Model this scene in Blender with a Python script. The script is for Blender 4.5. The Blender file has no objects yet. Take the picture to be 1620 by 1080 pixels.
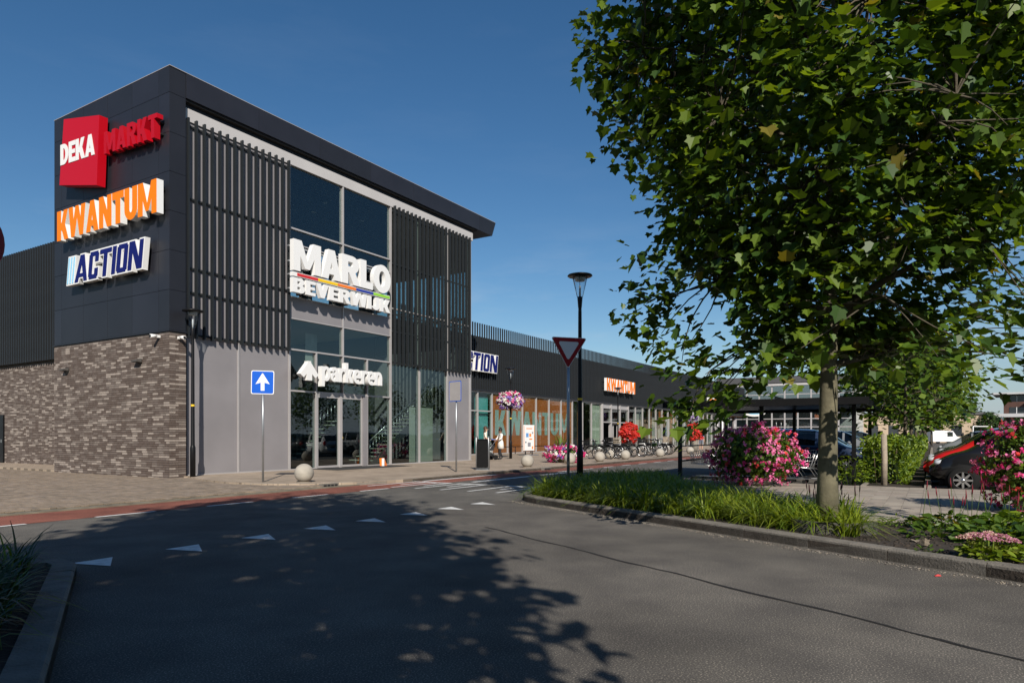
import bpy, bmesh, math, random
import numpy as np
from mathutils import Vector, Matrix, Quaternion
from mathutils.geometry import delaunay_2d_cdt
R = math.radians
rnd = random.Random(7)
S = bpy.context.scene
col = S.collection

# ------------------------------------------------------------------ camera, sky, sun, exposure
cam_d = bpy.data.cameras.new('camera'); cam = bpy.data.objects.new('camera', cam_d); col.objects.link(cam)
cam_d.sensor_width = 36; cam_d.lens = 24; cam_d.shift_y = 148/1620; cam_d.clip_end = 5000; cam_d.clip_start = .05
cam.location = (0, 0, 1.4); cam.rotation_euler = (R(90), 0, 0)
S.camera = cam
SUN_EL = R(33); SUN_H = Vector((.17, -.985, 0)).normalized()
SUN = Vector((SUN_H.x*math.cos(SUN_EL), SUN_H.y*math.cos(SUN_EL), math.sin(SUN_EL)))
w = bpy.data.worlds.new('World'); S.world = w; w.use_nodes = True
nt = w.node_tree; nt.nodes.clear()
sky = nt.nodes.new('ShaderNodeTexSky'); sky.sky_type = 'NISHITA'; sky.sun_disc = False
sky.sun_elevation = SUN_EL; sky.sun_rotation = math.atan2(SUN_H.x, SUN_H.y)
sky.altitude = 0; sky.air_density = 1.0; sky.dust_density = .35; sky.ozone_density = 2.2
hs = nt.nodes.new('ShaderNodeHueSaturation'); hs.inputs['Saturation'].default_value = 1.27; hs.inputs['Value'].default_value = 1.0
bg = nt.nodes.new('ShaderNodeBackground'); bg.inputs[1].default_value = .078
wo = nt.nodes.new('ShaderNodeOutputWorld')
nt.links.new(sky.outputs[0], hs.inputs['Color'])
tcw = nt.nodes.new('ShaderNodeTexCoord'); sxw = nt.nodes.new('ShaderNodeSeparateXYZ'); nt.links.new(tcw.outputs['Generated'], sxw.inputs[0])
mpw = nt.nodes.new('ShaderNodeMapping'); mpw.inputs['Scale'].default_value = (1, 1, 4.5); nt.links.new(tcw.outputs['Generated'], mpw.inputs[0])
nzw = nt.nodes.new('ShaderNodeTexNoise'); nzw.inputs['Scale'].default_value = 3.2; nzw.inputs['Detail'].default_value = 8; nzw.inputs['Roughness'].default_value = .62; nt.links.new(mpw.outputs[0], nzw.inputs['Vector'])
c1w = nt.nodes.new('ShaderNodeMapRange'); c1w.inputs[1].default_value = .5; c1w.inputs[2].default_value = .8; c1w.inputs[4].default_value = .8; nt.links.new(nzw.outputs['Fac'], c1w.inputs[0])
c2w = nt.nodes.new('ShaderNodeMapRange'); c2w.inputs[1].default_value = .03; c2w.inputs[2].default_value = .3; c2w.inputs[3].default_value = 1; c2w.inputs[4].default_value = .05; nt.links.new(sxw.outputs['Z'], c2w.inputs[0])
mlw = nt.nodes.new('ShaderNodeMath'); mlw.operation = 'MULTIPLY'; nt.links.new(c1w.outputs[0], mlw.inputs[0]); nt.links.new(c2w.outputs[0], mlw.inputs[1])
mxw = nt.nodes.new('ShaderNodeMix'); mxw.data_type = 'RGBA'; mxw.inputs[7].default_value = (5.6, 6.5, 7.8, 1); nt.links.new(mlw.outputs[0], mxw.inputs[0]); hzw = nt.nodes.new('ShaderNodeMapRange'); hzw.inputs[1].default_value = -.02; hzw.inputs[2].default_value = .13; hzw.inputs[3].default_value = .85; hzw.inputs[4].default_value = 0; nt.links.new(sxw.outputs['Z'], hzw.inputs[0])
mhw = nt.nodes.new('ShaderNodeMix'); mhw.data_type = 'RGBA'; mhw.inputs[7].default_value = (3.5, 4.6, 6.3, 1); nt.links.new(hzw.outputs[0], mhw.inputs[0]); nt.links.new(hs.outputs[0], mhw.inputs[6])
nt.links.new(mhw.outputs[2], mxw.inputs[6]); nt.links.new(mxw.outputs[2], bg.inputs[0])
nt.links.new(bg.outputs[0], wo.inputs[0])
sun_d = bpy.data.lights.new('sun', 'SUN'); sun_d.energy = 5.0; sun_d.angle = R(.53); sun_d.color = (1, .93, .83)
sun = bpy.data.objects.new('sun', sun_d); col.objects.link(sun); sun.location = (0, -20, 40)
sun.rotation_euler = SUN.to_track_quat('Z', 'Y').to_euler()
S.view_settings.view_transform = 'Standard'; S.view_settings.look = 'None'
S.view_settings.exposure = .2; S.view_settings.gamma = 1; S.view_settings.use_curve_mapping = False
S.cycles.max_bounces = 6; S.cycles.transparent_max_bounces = 24; S.cycles.caustics_reflective = False; S.cycles.caustics_refractive = False

# ------------------------------------------------------------------ frame of the shopping building: x = along street, y = into building
U = Vector((.525, .8511, 0)).normalized(); N = Vector((U.y, -U.x, 0)); CN = Vector((-10.64, 21.2, 0))
ANG = math.atan2(U.y, U.x)
B = Matrix.Translation(CN) @ Matrix.Rotation(ANG, 4, 'Z')
def W(s, n, z=0): return CN + U*s + N*n + Vector((0, 0, z))

# ------------------------------------------------------------------ materials
M = {}
def mat(name, c, rough=.6, var=0., scale=4., bump=0., bscale=None, metal=0., coat=0., spec=.5, c2=None, detail=4., coords='Object', emit=0):
    m = bpy.data.materials.new(name); m.use_nodes = True; t = m.node_tree; b = t.nodes['Principled BSDF']
    b.inputs['Roughness'].default_value = rough; b.inputs['Metallic'].default_value = metal
    b.inputs['Specular IOR Level'].default_value = spec
    if coat: b.inputs['Coat Weight'].default_value = coat; b.inputs['Coat Roughness'].default_value = .03
    c = tuple(c)
    if var or c2 or bump:
        tc = t.nodes.new('ShaderNodeTexCoord')
        nz = t.nodes.new('ShaderNodeTexNoise'); nz.inputs['Scale'].default_value = scale; nz.inputs['Detail'].default_value = detail
        t.links.new(tc.outputs[coords], nz.inputs['Vector'])
    if var or c2:
        rp = t.nodes.new('ShaderNodeValToRGB')
        a = tuple(max(0, x*(1-var)) for x in c); d = tuple(x*(1+var) for x in c) if c2 is None else tuple(c2)
        if c2 is not None: a = c
        rp.color_ramp.elements[0].position = .3; rp.color_ramp.elements[1].position = .7
        rp.color_ramp.elements[0].color = (*a, 1); rp.color_ramp.elements[1].color = (*d, 1)
        t.links.new(nz.outputs['Fac'], rp.inputs[0]); t.links.new(rp.outputs[0], b.inputs['Base Color'])
    else: b.inputs['Base Color'].default_value = (*c, 1)
    if bump:
        n2 = t.nodes.new('ShaderNodeTexNoise'); n2.inputs['Scale'].default_value = bscale or scale*6; n2.inputs['Detail'].default_value = 5
        t.links.new(tc.outputs[coords], n2.inputs['Vector'])
        bp = t.nodes.new('ShaderNodeBump'); bp.inputs['Strength'].default_value = bump; bp.inputs['Distance'].default_value = .02
        t.links.new(n2.outputs['Fac'], bp.inputs['Height']); t.links.new(bp.outputs[0], b.inputs['Normal'])
    if emit:
        b.inputs['Emission Color'].default_value = (*c, 1); b.inputs['Emission Strength'].default_value = emit
    M[name] = m; return m
def leafmat(name, c, trans=.35, rough=.45, var=.25, spec=.4):
    m = mat(name, c, rough, var, 1.7, spec=spec); t = m.node_tree; b = t.nodes['Principled BSDF']; out = t.nodes['Material Output']
    tr = t.nodes.new('ShaderNodeBsdfTranslucent'); tr.inputs[0].default_value = (min(1, c[0]*1.7), min(1, c[1]*1.55), c[2]*.5, 1)
    mx = t.nodes.new('ShaderNodeMixShader'); mx.inputs[0].default_value = trans
    t.links.new(b.outputs[0], mx.inputs[1]); t.links.new(tr.outputs[0], mx.inputs[2]); t.links.new(mx.outputs[0], out.inputs[0])
    return m
def glass(name, tint=(.75, .82, .8), r0=.05, rough=.0):
    m = bpy.data.materials.new(name); m.use_nodes = True; t = m.node_tree; t.nodes.clear(); L = t.links.new
    o = t.nodes.new('ShaderNodeOutputMaterial'); lw = t.nodes.new('ShaderNodeLayerWeight'); lw.inputs['Blend'].default_value = .5
    pw_ = t.nodes.new('ShaderNodeMath'); pw_.operation = 'POWER'; pw_.inputs[1].default_value = 4.5; L(lw.outputs['Facing'], pw_.inputs[0])
    ma = t.nodes.new('ShaderNodeMath'); ma.operation = 'MULTIPLY_ADD'; ma.inputs[1].default_value = 1-r0; ma.inputs[2].default_value = r0; L(pw_.outputs[0], ma.inputs[0])
    tr = t.nodes.new('ShaderNodeBsdfTransparent'); tr.inputs[0].default_value = (*tint, 1)
    gl = t.nodes.new('ShaderNodeBsdfGlossy'); gl.inputs['Roughness'].default_value = rough
    mx = t.nodes.new('ShaderNodeMixShader'); L(ma.outputs[0], mx.inputs[0]); L(tr.outputs[0], mx.inputs[1]); L(gl.outputs[0], mx.inputs[2]); L(mx.outputs[0], o.inputs[0]); M[name] = m; return m

def asphalt(name, c, seam=False):
    m = bpy.data.materials.new(name); m.use_nodes = True; t = m.node_tree; b = t.nodes['Principled BSDF']; L = t.links.new
    tc = t.nodes.new('ShaderNodeTexCoord')
    def noise(sc, det=4):
        n = t.nodes.new('ShaderNodeTexNoise'); n.inputs['Scale'].default_value = sc; n.inputs['Detail'].default_value = det; L(tc.outputs['Object'], n.inputs['Vector']); return n
    big = noise(.35, 6); mid = noise(1.6, 8); fine = noise(85, 3)
    r1 = t.nodes.new('ShaderNodeValToRGB'); r1.color_ramp.elements[0].position = .3; r1.color_ramp.elements[1].position = .72
    r1.color_ramp.elements[0].color = (*[x*.78 for x in c], 1); r1.color_ramp.elements[1].color = (*[x*1.2 for x in c], 1); L(big.outputs['Fac'], r1.inputs[0])
    r2 = t.nodes.new('ShaderNodeValToRGB'); r2.color_ramp.elements[0].position = .3; r2.color_ramp.elements[1].position = .75
    r2.color_ramp.elements[0].color = (.74, .74, .75, 1); r2.color_ramp.elements[1].color = (1.16, 1.15, 1.12, 1); L(mid.outputs['Fac'], r2.inputs[0])
    r3 = t.nodes.new('ShaderNodeValToRGB'); e = r3.color_ramp.elements; e[0].position = .38; e[0].color = (.66, .66, .66, 1); e[1].position = .58; e[1].color = (1.05, 1.05, 1.05, 1)
    x = e.new(.67); x.color = (2.4, 2.3, 2.15, 1); L(fine.outputs['Fac'], r3.inputs[0])
    def mul(a, bb):
        k = t.nodes.new('ShaderNodeMix'); k.data_type = 'RGBA'; k.blend_type = 'MULTIPLY'; k.inputs[0].default_value = 1; L(a, k.inputs[6]); L(bb, k.inputs[7]); return k.outputs[2]
    L(mul(mul(r1.outputs[0], r2.outputs[0]), r3.outputs[0]), b.inputs['Base Color'])
    b.inputs['Roughness'].default_value = .9; b.inputs['Specular IOR Level'].default_value = .12
    bp = t.nodes.new('ShaderNodeBump'); bp.inputs['Strength'].default_value = .3; bp.inputs['Distance'].default_value = .003; L(fine.outputs['Fac'], bp.inputs['Height']); L(bp.outputs[0], b.inputs['Normal'])
    M[name] = m; return m
def tiles(name, c, w_=.3, h_=.3, var=.12):
    m = bpy.data.materials.new(name); m.use_nodes = True; t = m.node_tree; b = t.nodes['Principled BSDF']; L = t.links.new
    tc = t.nodes.new('ShaderNodeTexCoord'); br = t.nodes.new('ShaderNodeTexBrick'); L(tc.outputs['Object'], br.inputs['Vector'])
    br.inputs['Scale'].default_value = 1; br.inputs['Brick Width'].default_value = w_; br.inputs['Row Height'].default_value = h_; br.inputs['Mortar Size'].default_value = .006
    br.inputs['Color1'].default_value = (*[x*(1-var) for x in c], 1); br.inputs['Color2'].default_value = (*[x*(1+var) for x in c], 1); br.inputs['Mortar'].default_value = (*[x*.45 for x in c], 1)
    nz = t.nodes.new('ShaderNodeTexNoise'); nz.inputs['Scale'].default_value = .6; nz.inputs['Detail'].default_value = 7; L(tc.outputs['Object'], nz.inputs['Vector'])
    rp = t.nodes.new('ShaderNodeValToRGB'); rp.color_ramp.elements[0].position = .3; rp.color_ramp.elements[1].position = .7; rp.color_ramp.elements[0].color = (.78, .77, .74, 1); rp.color_ramp.elements[1].color = (1.1, 1.1, 1.1, 1); L(nz.outputs['Fac'], rp.inputs[0])
    k = t.nodes.new('ShaderNodeMix'); k.data_type = 'RGBA'; k.blend_type = 'MULTIPLY'; k.inputs[0].default_value = 1; L(br.outputs['Color'], k.inputs[6]); L(rp.outputs[0], k.inputs[7]); L(k.outputs[2], b.inputs['Base Color'])
    b.inputs['Roughness'].default_value = .85; M[name] = m; return m

asphalt('asphalt', (.132, .122, .11)); asphalt('asphalt_road', (.136, .129, .117)); asphalt('red_asphalt', (.25, .1, .075)); asphalt('seam', (.035, .034, .034))
tiles('pave', (.345, .275, .208)); tiles('walk', (.3, .255, .21), .6, .3)
mat('land', (.11, .12, .07), .95, .3, .05)
for i, c in enumerate([(.225, .175, .128), (.27, .212, .158), (.185, .148, .112), (.25, .2, .158)]): mat('paver%d' % i, c, .9, .2, 3, .3, 40)
mat('sand', (.17, .15, .11), .95, .3, 3)
for i, c in enumerate([(.3, .255, .21), (.265, .23, .19), (.325, .285, .235)]): mat('slab%d' % i, c, .88, .14, 3, .2, 40)
mat('kerb', (.16, .145, .125), .9, .25, 5, .6, 45); mat('kerb_light', (.24, .215, .18), .9, .18, 4, .4, 40)
mat('white_paint', (.52, .52, .5), .75, 0, 11, c2=(.8, .8, .77), detail=9); mat('soil', (.035, .026, .019), .95, .45, 9, 1., 30)
for i, c in enumerate([(.1, .074, .061), (.13, .102, .087), (.18, .148, .127), (.295, .25, .215)]): mat('brick%d' % i, c, .85, .16, 6, .4, 60)
mat('mortar', (.085, .073, .064), .95, .2, 8)
mat('panel_dark2', (.0195, .0205, .0275), .4, .12, .9, spec=.35); mat('panel_dark', (.0172, .0182, .0235), .42, .1, .8, spec=.35); mat('joint', (.006, .006, .007), .8); mat('fin', (.017, .02, .0225), .5, .1, 2, spec=.3)
mat('slat', (.019, .0215, .0245), .5, .1, 1.5, spec=.3); mat('slat_back', (.014, .016, .018), .6)
mat('lilac', (.232, .22, .228), .35, .07, .9, spec=.4); mat('mullion', (.42, .4, .395), .4, .04, 3, metal=.2); mat('beam', (.47, .45, .44), .5, .05, 1)
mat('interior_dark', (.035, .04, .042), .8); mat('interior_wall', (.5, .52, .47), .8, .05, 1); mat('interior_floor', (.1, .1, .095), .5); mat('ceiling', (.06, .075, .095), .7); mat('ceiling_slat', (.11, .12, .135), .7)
mat('stair', (.42, .44, .36), .7); mat('steel', (.55, .55, .55), .28, .06, 6, metal=.9); mat('galv', (.36, .375, .39), .38, .1, 6, metal=.7)
mat('black_metal', (.008, .008, .009), .35, .15, 3, spec=.22); mat('black_plastic', (.009, .009, .0095), .6, .1, 6, spec=.08); mat('rubber', (.014, .014, .014), .85, spec=.1)
mat('white', (.82, .82, .8), .4, .03, 2); mat('sign_white', (.76, .76, .75), .45, spec=.2); mat('red_sign', (.47, .003, .012), .35, spec=.25); mat('red_letter', (.42, .003, .011), .4, spec=.25)
mat('orange', (.85, .2, .004), .5, spec=.2); mat('navy', (.006, .01, .12), .5, spec=.2); mat('sky_blue', (.3, .6, .8), .35)
mat('st_red', (.6, .03, .03), .4); mat('st_yellow', (.85, .55, .01), .4); mat('st_orange', (.85, .2, .02), .4); mat('st_blue', (.03, .05, .3), .4); mat('st_green', (.28, .62, .04), .4)
mat('sign_blue', (.005, .1, .55), .3); mat('sign_red', (.3, .012, .02), .3); mat('yellow', (.75, .5, .02), .5)
mat('concrete', (.36, .33, .28), .85, .12, 5, .3, 50); mat('film', (.47, .135, .03), .45, .12, .9); mat('teal_print', (.35, .5, .47), .5); mat('aqua', (.1, .42, .42), .5)
mat('shop_green', (.46, .53, .42), .6, .1, .5); mat('shop_brown', (.2, .085, .03), .6, .2, 1); mat('shop_pale', (.5, .5, .46), .6, .2, 1.5); mat('lampglass', (.7, .7, .7), .35)
glass('bright_glass', (.7, .78, .78), .3); glass('glass', (.76, .83, .82), .085); glass('shop_glass', (.84, .88, .86), .05); glass('lamp_glass', (.93, .95, .96), .03); glass('car_glass', (.25, .28, .28), .05)
mat('bark', (.075, .062, .042), .9, .35, 5, .7, 25); mat('bark_pale', (.125, .112, .07), .9, .3, 7, .4, 20); mat('twig', (.075, .05, .03), .9); mat('wood_post', (.3, .25, .19), .85, .25, 8, .4, 30)
leafmat('leaf_a', (.066, .12, .011), .3); leafmat('leaf_b', (.034, .075, .01), .2); leafmat('leaf_c', (.13, .2, .018), .45); leafmat('leaf_y', (.2, .17, .03), .4)
leafmat('grass_a', (.235, .3, .024), .42, .4); leafmat('grass_b', (.115, .185, .018), .36); leafmat('grass_c', (.2, .24, .04), .4); leafmat('grass_shade', (.03, .055, .014), .2)  # the darkest grass green has shade put into its colour
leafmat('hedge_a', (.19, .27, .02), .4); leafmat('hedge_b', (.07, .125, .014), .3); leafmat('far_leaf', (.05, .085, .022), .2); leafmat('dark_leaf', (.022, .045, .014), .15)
for n_, c in dict(pink=(.76, .2, .42), hot_pink=(.62, .03, .2), coral=(.72, .07, .07), red_fl=(.55, .028, .016), violet=(.26, .15, .5), white_fl=(.75, .72, .72), magenta=(.42, .03, .16), sedum=(.5, .2, .32), sedum_pale=(.58, .4, .36), spike=(.2, .014, .028), spike_dark=(.05, .018, .02)).items(): leafmat(n_, c, .25, .6, .2)
mat('terracotta', (.07, .065, .06), .8, .2, 6); mat('stone_pot', (.2, .185, .155), .9, .2, 9)
for n_, c in dict(car_black=(.008, .008, .009), car_red=(.5, .012, .015), car_green=(.018, .026, .024), car_blue=(.012, .025, .06), car_white=(.7, .7, .7), car_grey=(.16, .17, .18)).items(): mat(n_, c, .4, coat=.8, spec=.15)
mat('rim', (.6, .6, .6), .25, metal=.9); mat('headlight', (.6, .62, .65), .1, spec=.8, coat=1); mat('plate', (.75, .55, .05), .5); mat('tail', (.35, .01, .01), .2)
mat('skin', (.5, .3, .21), .6); mat('skin_dark', (.2, .1, .06), .6); mat('cream', (.72, .65, .54), .85, .08, 8); mat('white_cloth', (.76, .72, .67), .85, .06, 9); mat('dark_cloth', (.02, .02, .022), .9); mat('blue_cloth', (.2, .3, .52), .85); mat('shorts', (.1, .12, .16), .9)
mat('hair_brown', (.06, .028, .014), .6); mat('hair_black', (.012, .009, .008), .6); mat('blue_item', (.1, .22, .6), .5); mat('ad_orange', (.85, .25, .05), .5); mat('ad_grey', (.25, .25, .28), .5); mat('ad_blue', (.12, .3, .6), .5)
mat('brown_brick', (.085, .04, .03), .85, .2, 1); mat('pale_render', (.5, .5, .5), .8, .05, 1); mat('wall_tan', (.4, .31, .22), .85, .1, .5); mat('window_dark', (.03, .035, .04), .15, spec=.7); mat('mat_black', (.025, .024, .023), .95, .2, 30); mat('roof_grey', (.07, .07, .073), .8)

# ------------------------------------------------------------------ mesh helpers
class MB:
    def __init__(s): s.v = []; s.f = []; s.m = []; s.sm = []
    def add(s, vs, fs, mi=0, smooth=False):
        o = len(s.v); s.v += [tuple(v) for v in vs]
        for f in fs: s.f.append(tuple(i+o for i in f)); s.m.append(mi); s.sm.append(smooth)
        return s
    def box(s, x0, x1, y0, y1, z0, z1, mi=0, bev=0.):
        if bev:
            b = bev; vs = []
            for z, k in ((z0, 0), (z0+b, 1), (z1-b, 1), (z1, 0)):
                d = 0 if k else b
                vs += [(x0+d, y0+d, z), (x1-d, y0+d, z), (x1-d, y1-d, z), (x0+d, y1-d, z)]
            fs = [(3, 2, 1, 0), (12, 13, 14, 15)]
            for r in range(3):
                for i in range(4): j = (i+1) % 4; fs.append((r*4+i, r*4+j, r*4+4+j, r*4+4+i))
            return s.add(vs, fs, mi)
        return s.add([(x0, y0, z0), (x1, y0, z0), (x1, y1, z0), (x0, y1, z0), (x0, y0, z1), (x1, y0, z1), (x1, y1, z1), (x0, y1, z1)],
                     [(3, 2, 1, 0), (4, 5, 6, 7), (0, 1, 5, 4), (1, 2, 6, 5), (2, 3, 7, 6), (3, 0, 4, 7)], mi)
    def tube(s, pts, rs, n=8, mi=0, smooth=True, cap=True):
        pts = [Vector(p) for p in pts]
        if not hasattr(rs, '__len__'): rs = [rs]*len(pts)
        vs = []; ref = None
        for i, p in enumerate(pts):
            d = (pts[min(i+1, len(pts)-1)]-pts[max(i-1, 0)])
            d = d.normalized() if d.length > 1e-9 else Vector((0, 0, 1))
            if ref is None: ref = Vector((1, 0, 0)) if abs(d.x) < .8 else Vector((0, 1, 0))
            a = (ref-d*ref.dot(d)).normalized(); b = d.cross(a); ref = a
            for k in range(n):
                t = 2*math.pi*k/n; vs.append(p+(a*math.cos(t)+b*math.sin(t))*rs[i])
        fs = []
        for i in range(len(pts)-1):
            for k in range(n): j = (k+1) % n; fs.append((i*n+k, i*n+j, i*n+n+j, i*n+n+k))
        s.add(vs, fs, mi, smooth)
        if cap:
            o = len(s.v)-len(vs); s.f.append(tuple(o+k for k in reversed(range(n)))); s.m.append(mi); s.sm.append(False)
            o2 = o+(len(pts)-1)*n; s.f.append(tuple(o2+k for k in range(n))); s.m.append(mi); s.sm.append(False)
        return s
    def lathe(s, prof, n=16, mi=0, c=(0, 0, 0), smooth=True):
        vs = []
        for r, z in prof:
            for k in range(n): t = 2*math.pi*k/n; vs.append((c[0]+r*math.cos(t), c[1]+r*math.sin(t), c[2]+z))
        fs = []
        for i in range(len(prof)-1):
            for k in range(n): j = (k+1) % n; fs.append((i*n+k, i*n+j, i*n+n+j, i*n+n+k))
        s.add(vs, fs, mi, smooth); return s
    def prism(s, poly, z0, z1, mi=0, side=None):
        n = len(poly); vs = [(x, y, z0) for x, y in poly]+[(x, y, z1) for x, y in poly]
        s.add(vs, [tuple(range(n, 2*n)), tuple(reversed(range(n)))], mi)
        o = len(s.v)-2*n
        for i in range(n): j = (i+1) % n; s.f.append((o+i, o+j, o+n+j, o+n+i)); s.m.append(mi if side is None else side); s.sm.append(False)
        return s
    def sphere(s, c, r, nu=20, nv=12, mi=0, sc=(1, 1, 1)):
        return s.lathe2(c, r, nu, nv, mi, sc)
    def lathe2(s, c, r, nu, nv, mi, sc):
        vs = []
        for i in range(nv+1):
            a = math.pi*i/nv
            for k in range(nu): t = 2*math.pi*k/nu; vs.append((c[0]+sc[0]*r*math.sin(a)*math.cos(t), c[1]+sc[1]*r*math.sin(a)*math.sin(t), c[2]-sc[2]*r*math.cos(a)))
        fs = [(i*nu+k, i*nu+(k+1) % nu, (i+1)*nu+(k+1) % nu, (i+1)*nu+k) for i in range(nv) for k in range(nu)]
        return s.add(vs, fs, mi, True)
    def xf(s, mtx, start=0):
        s.v[start:] = [tuple(mtx @ Vector(v)) for v in s.v[start:]]; return s
    def mesh(s, name, mats):
        me = bpy.data.meshes.new(name); me.from_pydata(s.v, [], s.f)
        if isinstance(mats, str): mats = [mats]
        for k in mats: me.materials.append(M[k])
        me.polygons.foreach_set('material_index', s.m); me.polygons.foreach_set('use_smooth', s.sm); me.update(); return me
    def ob(s, name, mats, parent=None, **kw): return obj(name, s.mesh(name, mats), parent, **kw)
def obj(name, me, parent=None, loc=None, rot=None, mtx=None):
    o = bpy.data.objects.new(name, me); col.objects.link(o)
    if parent is not None: o.parent = parent
    if mtx is not None: o.matrix_local = mtx
    if loc is not None: o.location = loc
    if rot is not None: o.rotation_euler = rot
    return o
def tag(o, label=None, cat=None, group=None, kind=None):
    if label: o['label'] = label
    if cat: o['category'] = cat
    if group: o['group'] = group
    if kind: o['kind'] = kind
    return o
def thing(name, label, cat, loc=(0, 0, 0), rz=0., group=None, mtx=None):
    o = bpy.data.objects.new(name, None); col.objects.link(o); o.empty_display_size = .2
    if mtx is not None: o.matrix_world = mtx
    else: o.location = loc; o.rotation_euler = (0, 0, rz)
    return tag(o, label, cat, group)
def thB(name, label, cat, s, n, z=0., rz=0., group=None): return thing(name, label, cat, W(s, n, z), ANG+rz, group)
def copy_tree(o, parent=None):
    c = o.copy(); col.objects.link(c); c.parent = parent
    for ch in list(o.children): copy_tree(ch, c)
    return c
def npmesh(name, V, F, mi, mats, smooth=False):
    """V (n,3), F (m,k) array of equal-size polygons"""
    me = bpy.data.meshes.new(name); n = len(V); m, k = F.shape
    me.vertices.add(n); me.vertices.foreach_set('co', np.asarray(V, np.float32).ravel())
    me.loops.add(m*k); me.loops.foreach_set('vertex_index', F.astype(np.int32).ravel())
    me.polygons.add(m); me.polygons.foreach_set('loop_start', np.arange(0, m*k, k, dtype=np.int32))
    if isinstance(mats, str): mats = [mats]
    for q in mats: me.materials.append(M[q])
    me.polygons.foreach_set('material_index', np.asarray(mi, np.int32))
    if smooth: me.polygons.foreach_set('use_smooth', np.ones(m, bool))
    me.update(calc_edges=True); return me
def frames(d, nrm):
    """columns x,y,z with y = d, z ~ nrm for arrays (n,3)"""
    y = d/np.linalg.norm(d, axis=1, keepdims=True); x = np.cross(y, nrm); x /= np.linalg.norm(x, axis=1, keepdims=True)+1e-9
    z = np.cross(x, y); return np.stack([x, y, z], 2)
def scatter(tv, tf, P, Rm, sc):
    """instances of template verts tv (k,3), faces tf (j,q) at P with rotation Rm (n,3,3), scale sc (n,)"""
    n = len(P); k = len(tv)
    V = np.einsum('nij,kj->nki', Rm, tv)*sc[:, None, None]+P[:, None, :]
    F = (tf[None]+np.arange(n)[:, None, None]*k).reshape(-1, tf.shape[1])
    return V.reshape(-1, 3), F
RS = np.random.RandomState(11)
def unit(n): a = RS.normal(size=(n, 3)); return a/np.linalg.norm(a, axis=1, keepdims=True)
# leaf templates
def half_leaf(pts, fold):
    r = [(x, y, abs(x)*fold-.22*y*y) for x, y in pts]; l = [(-x, y, abs(x)*fold-.22*y*y) for x, y in reversed(pts)]
    return np.array(r+l, float), np.array([list(range(len(pts))), list(range(len(pts), 2*len(pts)))])
PLANE = half_leaf([(0, 0), (.28, -.06), (.52, .14), (.4, .36), (.52, .66), (.27, .68), (0, 1.02)], .3)
OVAL = half_leaf([(0, 0), (.22, .2), (.26, .5), (.16, .8), (0, 1)], .3)
QUADL = (np.array([(-.35, 0, 0), (.35, 0, 0), (.4, .8, .1), (-.4, .8, .1)], float), np.array([[0, 1, 2, 3]]))
def blade_tpl(seg=4, w0=.5, bend=1.):
    v = []; f = []
    for i in range(seg+1):
        t = i/seg; wd = w0*(1-t**2)*.5+.003; a = t*bend
        y = t*math.cos(a*.5); z = t-(.45*bend)*t*t
        v += [(-wd, bend*.55*t*t, z), (wd, bend*.55*t*t, z)]
    for i in range(seg): f.append([2*i, 2*i+1, 2*i+3, 2*i+2])
    return np.array(v, float), np.array(f)

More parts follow.
